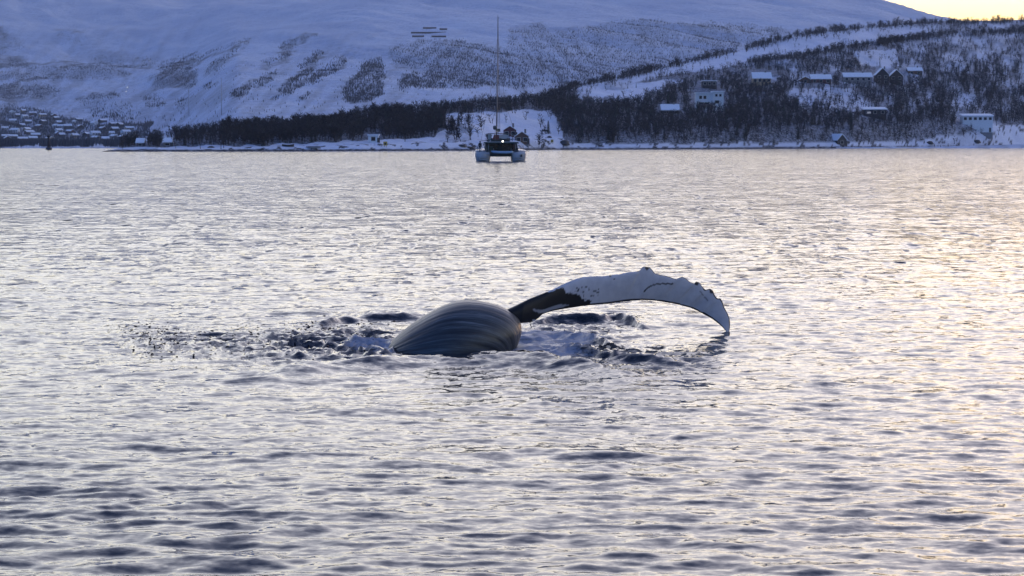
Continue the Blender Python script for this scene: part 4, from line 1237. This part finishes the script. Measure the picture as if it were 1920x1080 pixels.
house('low dark cabin with a broad snowy roof left of the white modern house', 1240, 1272, 195, 213, 'dark_wall', 'x', 2.2, wins=3)
house('dark flat-roofed house with a thin snow line above the white modern house', 1316, 1342, 151, 166, 'dark_wall', 'flat', wins=3, chimney=False)
house('pale ochre house with a snowy gable roof at the edge of the snow slope', 1410, 1444, 135, 160, 'ochre_wall', 'x', 2.6, wins=4)
house('dark red snow-roofed house between the ochre house and the wide grey one', 1519, 1556, 139, 156, 'red_wall', 'x', 2.0, wins=3)
house('small dark brown shed left beside the dark red house', 1499, 1517, 143, 155, 'brown_wall', 'y', 1.2, wins=1, chimney=False)
house('wide grey-brown house with a long low snowy roof at mid slope', 1580, 1632, 136, 158, 'grey_wall', 'x', 1.9, wins=5)
house('big dark house with a steep gable and patchy snow, highest on the slope', 1640, 1664, 127, 158, 'dark_wall', 'y', 3.2, wins=2, rows=2)
house('dark gabled annexe joined right of the big dark steep-gabled house', 1666, 1690, 130, 159, 'dark_wall', 'y', 3.0, wins=2, rows=2)
house('small brown cabin right of the two dark steep-gabled houses', 1700, 1726, 126, 139, 'brown_wall', 'x', 1.6, wins=2)
house('dark house with one warm lit window under a flat snowy roof low on the slope', 1618, 1660, 204.5, 222, 'dark_wall', 'mono', wins=3, lit=-0.28, chimney=False)
house('long grey-white house under a thin snowy roof, right end of shore', 1803, 1859, 217, 246, 'white_wall', 'mono', wins=6, chimney=False)
house('small timber boathouse with a snowy gable roof at the water edge', 1567, 1588, 251, 273, 'timber', 'y', 2.2, wins=1, chimney=False, rz=0.5, name='boathouse', cat_='boathouse')
house('small whitish hut standing on the shore snow left of the catamaran', 691, 710, 252, 267, 'white_wall', 'flat', wins=1, chimney=False, depth=3, name='hut', cat_='hut')
house('red-brown waterside cabin right behind the catamaran mast', 944, 968, 235, 256, 'red_wall', 'y', 1.4, wins=2, depth=4)
house('olive-brown cabin with a dark roof right behind the catamaran', 966, 991, 246, 268, 'brown_wall', 'y', 1.5, wins=2, depth=4)
house('reddish boat shed with snow on its roof at the western tip of the shore', 258, 270, 266, 274, 'red_wall', 'x', 1.0, wins=1, depth=3, chimney=False, name='shed', cat_='shed')
house('grey shed with a snowy roof just right of the western tip', 308, 322, 265, 273, 'grey_wall', 'x', 1.0, wins=1, depth=3, chimney=False, name='shed', cat_='shed')

# small things along the shore
def sign(lab, px, py, hw, m='yellow'):
    p = hill_point(px, py); root = empty('shore_sign', p); tag(root, lab, 'sign')
    MB().box(-hw, hw, -.06, .06, 0.5, 0.5 + 2 * hw).build('board', M[m], root)
    MB().box(-hw * .6, -hw * .6 + .12, .07, .17, -.6, .6 + hw).box(hw * .6 - .12, hw * .6, .07, .17, -.6, .6 + hw).build('post', M['timber'], root)
    MB().box(-hw * .5, hw * .5, -.09, -.062, 0.5 + hw * .4, 0.5 + hw * 1.4).build('panel', M['timber'], root)
sign('small square yellow sign on posts in the shore snow left of the catamaran', 723, 276, 0.62)
sign('small ochre sign on posts in the clearing right of the catamaran', 1035, 270, 0.5)
def rock_thing(lab, px, py, wpx, hpx, seed, snow=False, grp='boulders along the shore'):
    p = hill_point(px, py); s = F / p[1]; w = wpx / s / 2; h = hpx / s
    r = np.random.default_rng(seed); m = MB(); rings = []
    for i in range(8):
        a = i / 7 * math.pi / 2
        rings.append([(w * math.cos(a) ** .7 * math.cos(b) * r.uniform(.85, 1.12), w * .8 * math.cos(a) ** .7 * math.sin(b) * r.uniform(.85, 1.12), h * math.sin(a) * r.uniform(.92, 1.05) - .15) for b in np.linspace(0, 2 * math.pi, 11, endpoint=False)])
    m.loft(rings)
    o = m.build('boulder', M['rock'], None); o.location = p; tag(o, lab, 'boulder', grp)
rock_thing('large dark boulder on the shore at the foot of the wood right of the clearing', 1058, 272, 20, 10, 1)
rock_thing('low dark rocks on the snow upslope from the ochre sign', 1022, 246, 16, 4, 2)
rock_thing('dark rock between the upslope rocks and the ochre sign', 1030, 258, 9, 4, 3)
rock_thing('dark rock at the edge of the birches on the left of the catamaran', 866, 274, 18, 4, 4)
rock_thing('flat dark rock near the tide line just left of the catamaran', 882, 277, 16, 3, 5)
rock_thing('snow-free rock on the shore below the right hand slope', 1742, 270, 14, 6, 6)
rock_thing('dark shore rock at the foot of the long grey-white house', 1830, 268, 16, 6, 7)
rock_thing('small dark rock in front of the spruces near the grey shed', 397, 277, 14, 4, 8)
# rowing boat drawn up on the snow
p = hill_point(541, 275); rb = empty('rowing_boat', p, 0.25); tag(rb, 'small dark rowing boat drawn up on the snowy shore', 'rowing boat')
m = MB(); rings = []
for k in range(9):
    x = -1.9 + 3.8 * k / 8; f = max(1 - abs(x / 1.95) ** 2.6, .06); sh = .2 * (x / 1.9) ** 2
    rings.append([(x, -.8 * f, .62 + sh), (x, -.62 * f, .2), (x, 0, .02), (x, .62 * f, .2), (x, .8 * f, .62 + sh), (x, .70 * f, .60 + sh), (x, 0, .22), (x, -.70 * f, .60 + sh)])
m.loft(rings); m.build('hull', M['dark_wall'], rb)
for x in (-.8, .5): MB().box(x, x + .25, -.62, .62, .46, .5).build('thwart', M['timber'], rb)
p = hill_point(588, 279); rb = empty('skiff', p, -0.15); tag(rb, 'upturned grey skiff lying at the waterline left of the whitish hut', 'boat')
m = MB(); rings = []
for k in range(9):
    x = -2.4 + 4.8 * k / 8; f = max(1 - abs(x / 2.45) ** 2.2, .06)
    rings.append([(x, -.8 * f, .1), (x, -.7 * f, .4), (x, 0, .72 * (.5 + .5 * f)), (x, .7 * f, .4), (x, .8 * f, .1)])
m.loft(rings); m.build('hull', M['grey_wall'], rb)
MB().box(-2.3, 2.3, -.04, .04, .60, .80).build('keel', M['timber'], rb)

# sea mark off the far shore
p = on_water(91.5, 281.0)
sm_ = empty('sea_mark', p); tag(sm_, 'dark iron sea mark standing in the water off the far town', 'sea mark')
MB().tube([(0, 0, -1), (0, 0, .9)], [1.3, 1.0], 14).build('base', M['rock'], sm_)
MB().tube([(0, 0, .9), (0, 0, 4.4)], [.5, .35], 10).build('post', M['dark_wall'], sm_)
MB().tube([(0, 0, 4.4), (0, 0, 5.2)], [.8, .15], 10).build('top_mark', M['dark_wall'], sm_)

# snow fences high on the mountain
for k, (x0, x1, py, lab) in enumerate([(794, 819, 54.5, 'short snow fence at the top left of the group of fences on the mountain'), (825, 839, 56.3, 'shortest snow fence, top right of the group on the mountain'),
        (772, 837, 63.2, 'longest snow fence running through the middle of the group on the mountain'), (774, 796, 70.2, 'lower left snow fence of the group on the mountain'), (810, 837, 70.0, 'lower right snow fence of the group on the mountain')]):
    pc = mont_point((x0 + x1) / 2, py); s = F / pc[1]; L_ = (x1 - x0) / s
    root = empty('snow_fence', pc); tag(root, lab, 'snow fence', 'snow fences on the mountain')
    n = max(3, int(L_ / 4)); hh = 2.4
    for q in range(n):
        xa = -L_ / 2 + L_ * q / n; MB().box(xa, xa + L_ / n - .15, 0, .25, .1, hh).build('panel', M['timber'], root)
    for q in range(n + 1):
        xa = -L_ / 2 + L_ * q / n; MB().box(xa - .12, xa + .12, .26, .5, -3, hh + .2).build('post', M['timber'], root)
# floodlit ski run lamps
for k, (x, y, r, lab) in enumerate([(241.5, 164, .38, 'brightest floodlight beside the ski run on the far slope'), (239, 171.5, .22, 'fainter floodlight just below the brightest one'), (262, 124, .16, 'leftmost faint lamp on the upper treeline'), (268, 121.5, .16, 'middle faint lamp on the upper treeline'), (284, 115, .16, 'rightmost faint lamp on the upper treeline')]):
    pc = mont_point(x, y + 6); root = empty('floodlight', pc); tag(root, lab, 'floodlight', 'floodlights of the ski run')
    hgt = 6 * pc[1] / F
    MB().tube([(0, 0, -2), (0, 0, hgt)], .12, 5).build('pole', M['steel'], root)
    MB().tube([(0, -.1, hgt), (0, -.1 - r, hgt - .2 * r)], [r, r * .8], 8).build('lamp', M['lamp'], root)
# two slim masts
for x, y0, y1, lab in [(356, 164, 219, 'left one of two slim masts standing in front of the mountain'), (417, 147, 216, 'right one of two slim masts standing in front of the mountain')]:
    pc = mont_point(x, y1); s = F / pc[1]; hgt = (y1 - y0) / s
    root = empty('radio_mast', pc); tag(root, lab, 'radio mast', 'radio masts below the mountain')
    MB().tube([(0, 0, -2), (0, 0, hgt)], [.28, .18], 6).build('pole', M['steel'], root)
    m = MB()
    for a in (0.5, 2.6, 4.7): m.tube([(0, 0, hgt * .8), (10 * math.cos(a), 10 * math.sin(a), -1)], .03, 3)
    m.build('guy_wires', M['wire'], root)

# ------------------------------------------------------------------ far town: small snowy-roofed houses
def town_house(wallm):
    root = empty('town_house', (0, 0, 0))
    wl = MB().box(-4.2, 4.2, 0, 7, -2.5, 3.0).build('wall', wallm, root)
    gable(root, -4.2, 4.2, 0, 7, 3.0, 1.7, 'x', .4, .3, wallm)
    windows(wl, [-2.4, 0.2, 2.6], 1.2, 2.4, 1.1)
    return root
protos = {k: town_house(M[k]) for k in ('white_wall', 'dark_wall', 'red_wall', 'ochre_wall')}
fresh = set(protos)
r = np.random.default_rng(41)
def copy_deep(o, parent=None):
    c = o.copy(); C.objects.link(c)
    if parent is not None: c.parent = parent
    for ch in o.children: copy_deep(ch, c)
    return c
cols = list(protos)
names = {'white_wall': 'white', 'dark_wall': 'dark brown', 'red_wall': 'red', 'ochre_wall': 'ochre'}
taken = []
tries = 0
while len(taken) < 52 and tries < 4000:
    tries += 1
    x = r.uniform(2, 252); y = r.uniform(204, 266)
    if y < 204 + x * 0.12: continue
    if any(abs(x - a) < 13 and abs(y - b) < 4.5 for a, b in taken): continue
    taken.append((x, y)); k = cols[r.choice(4, p=[.3, .4, .15, .15])]
    if k in fresh: o = protos[k]; fresh.discard(k)
    else: o = copy_deep(protos[k])
    o.location = mont_point(x, y); o.rotation_euler = (0, 0, r.uniform(-1.2, 1.2)); sx = r.uniform(.6, 1.1); o.scale = (sx, .75, r.uniform(.75, 1.05))
    where = 'upper rows' if y < 226 else ('middle rows' if y < 246 else 'waterfront')
    side = 'left end' if x < 85 else ('middle' if x < 170 else 'right end')
    tag(o, 'small %s snow-roofed house, %s, %s of the far town' % (names[k], where, side), 'house', 'small %s houses, %s, %s of the far town' % (names[k], where, side))


# ------------------------------------------------------------------ air
def haze():
    m = bpy.data.materials.new('sea_air'); m.use_nodes = True; nt = m.node_tree
    for n in list(nt.nodes):
        if n.type != 'OUTPUT_MATERIAL': nt.nodes.remove(n)
    out = [n for n in nt.nodes][0]
    v = nt.nodes.new('ShaderNodeVolumePrincipled')
    v.inputs['Color'].default_value = (0.80, 0.87, 1.0, 1)
    v.inputs['Density'].default_value = HAZE
    v.inputs['Anisotropy'].default_value = 0.0
    nt.links.new(v.outputs[0], out.inputs['Volume'])
    mb = MB().box(-24000, 24000, -400, 9300, -60, 1800)
    o = mb.build('haze', m, None); tag(o, kind='stuff')
    o['label'] = 'thin pale blue evening haze over the sound'
HAZE = 0.00006
haze()
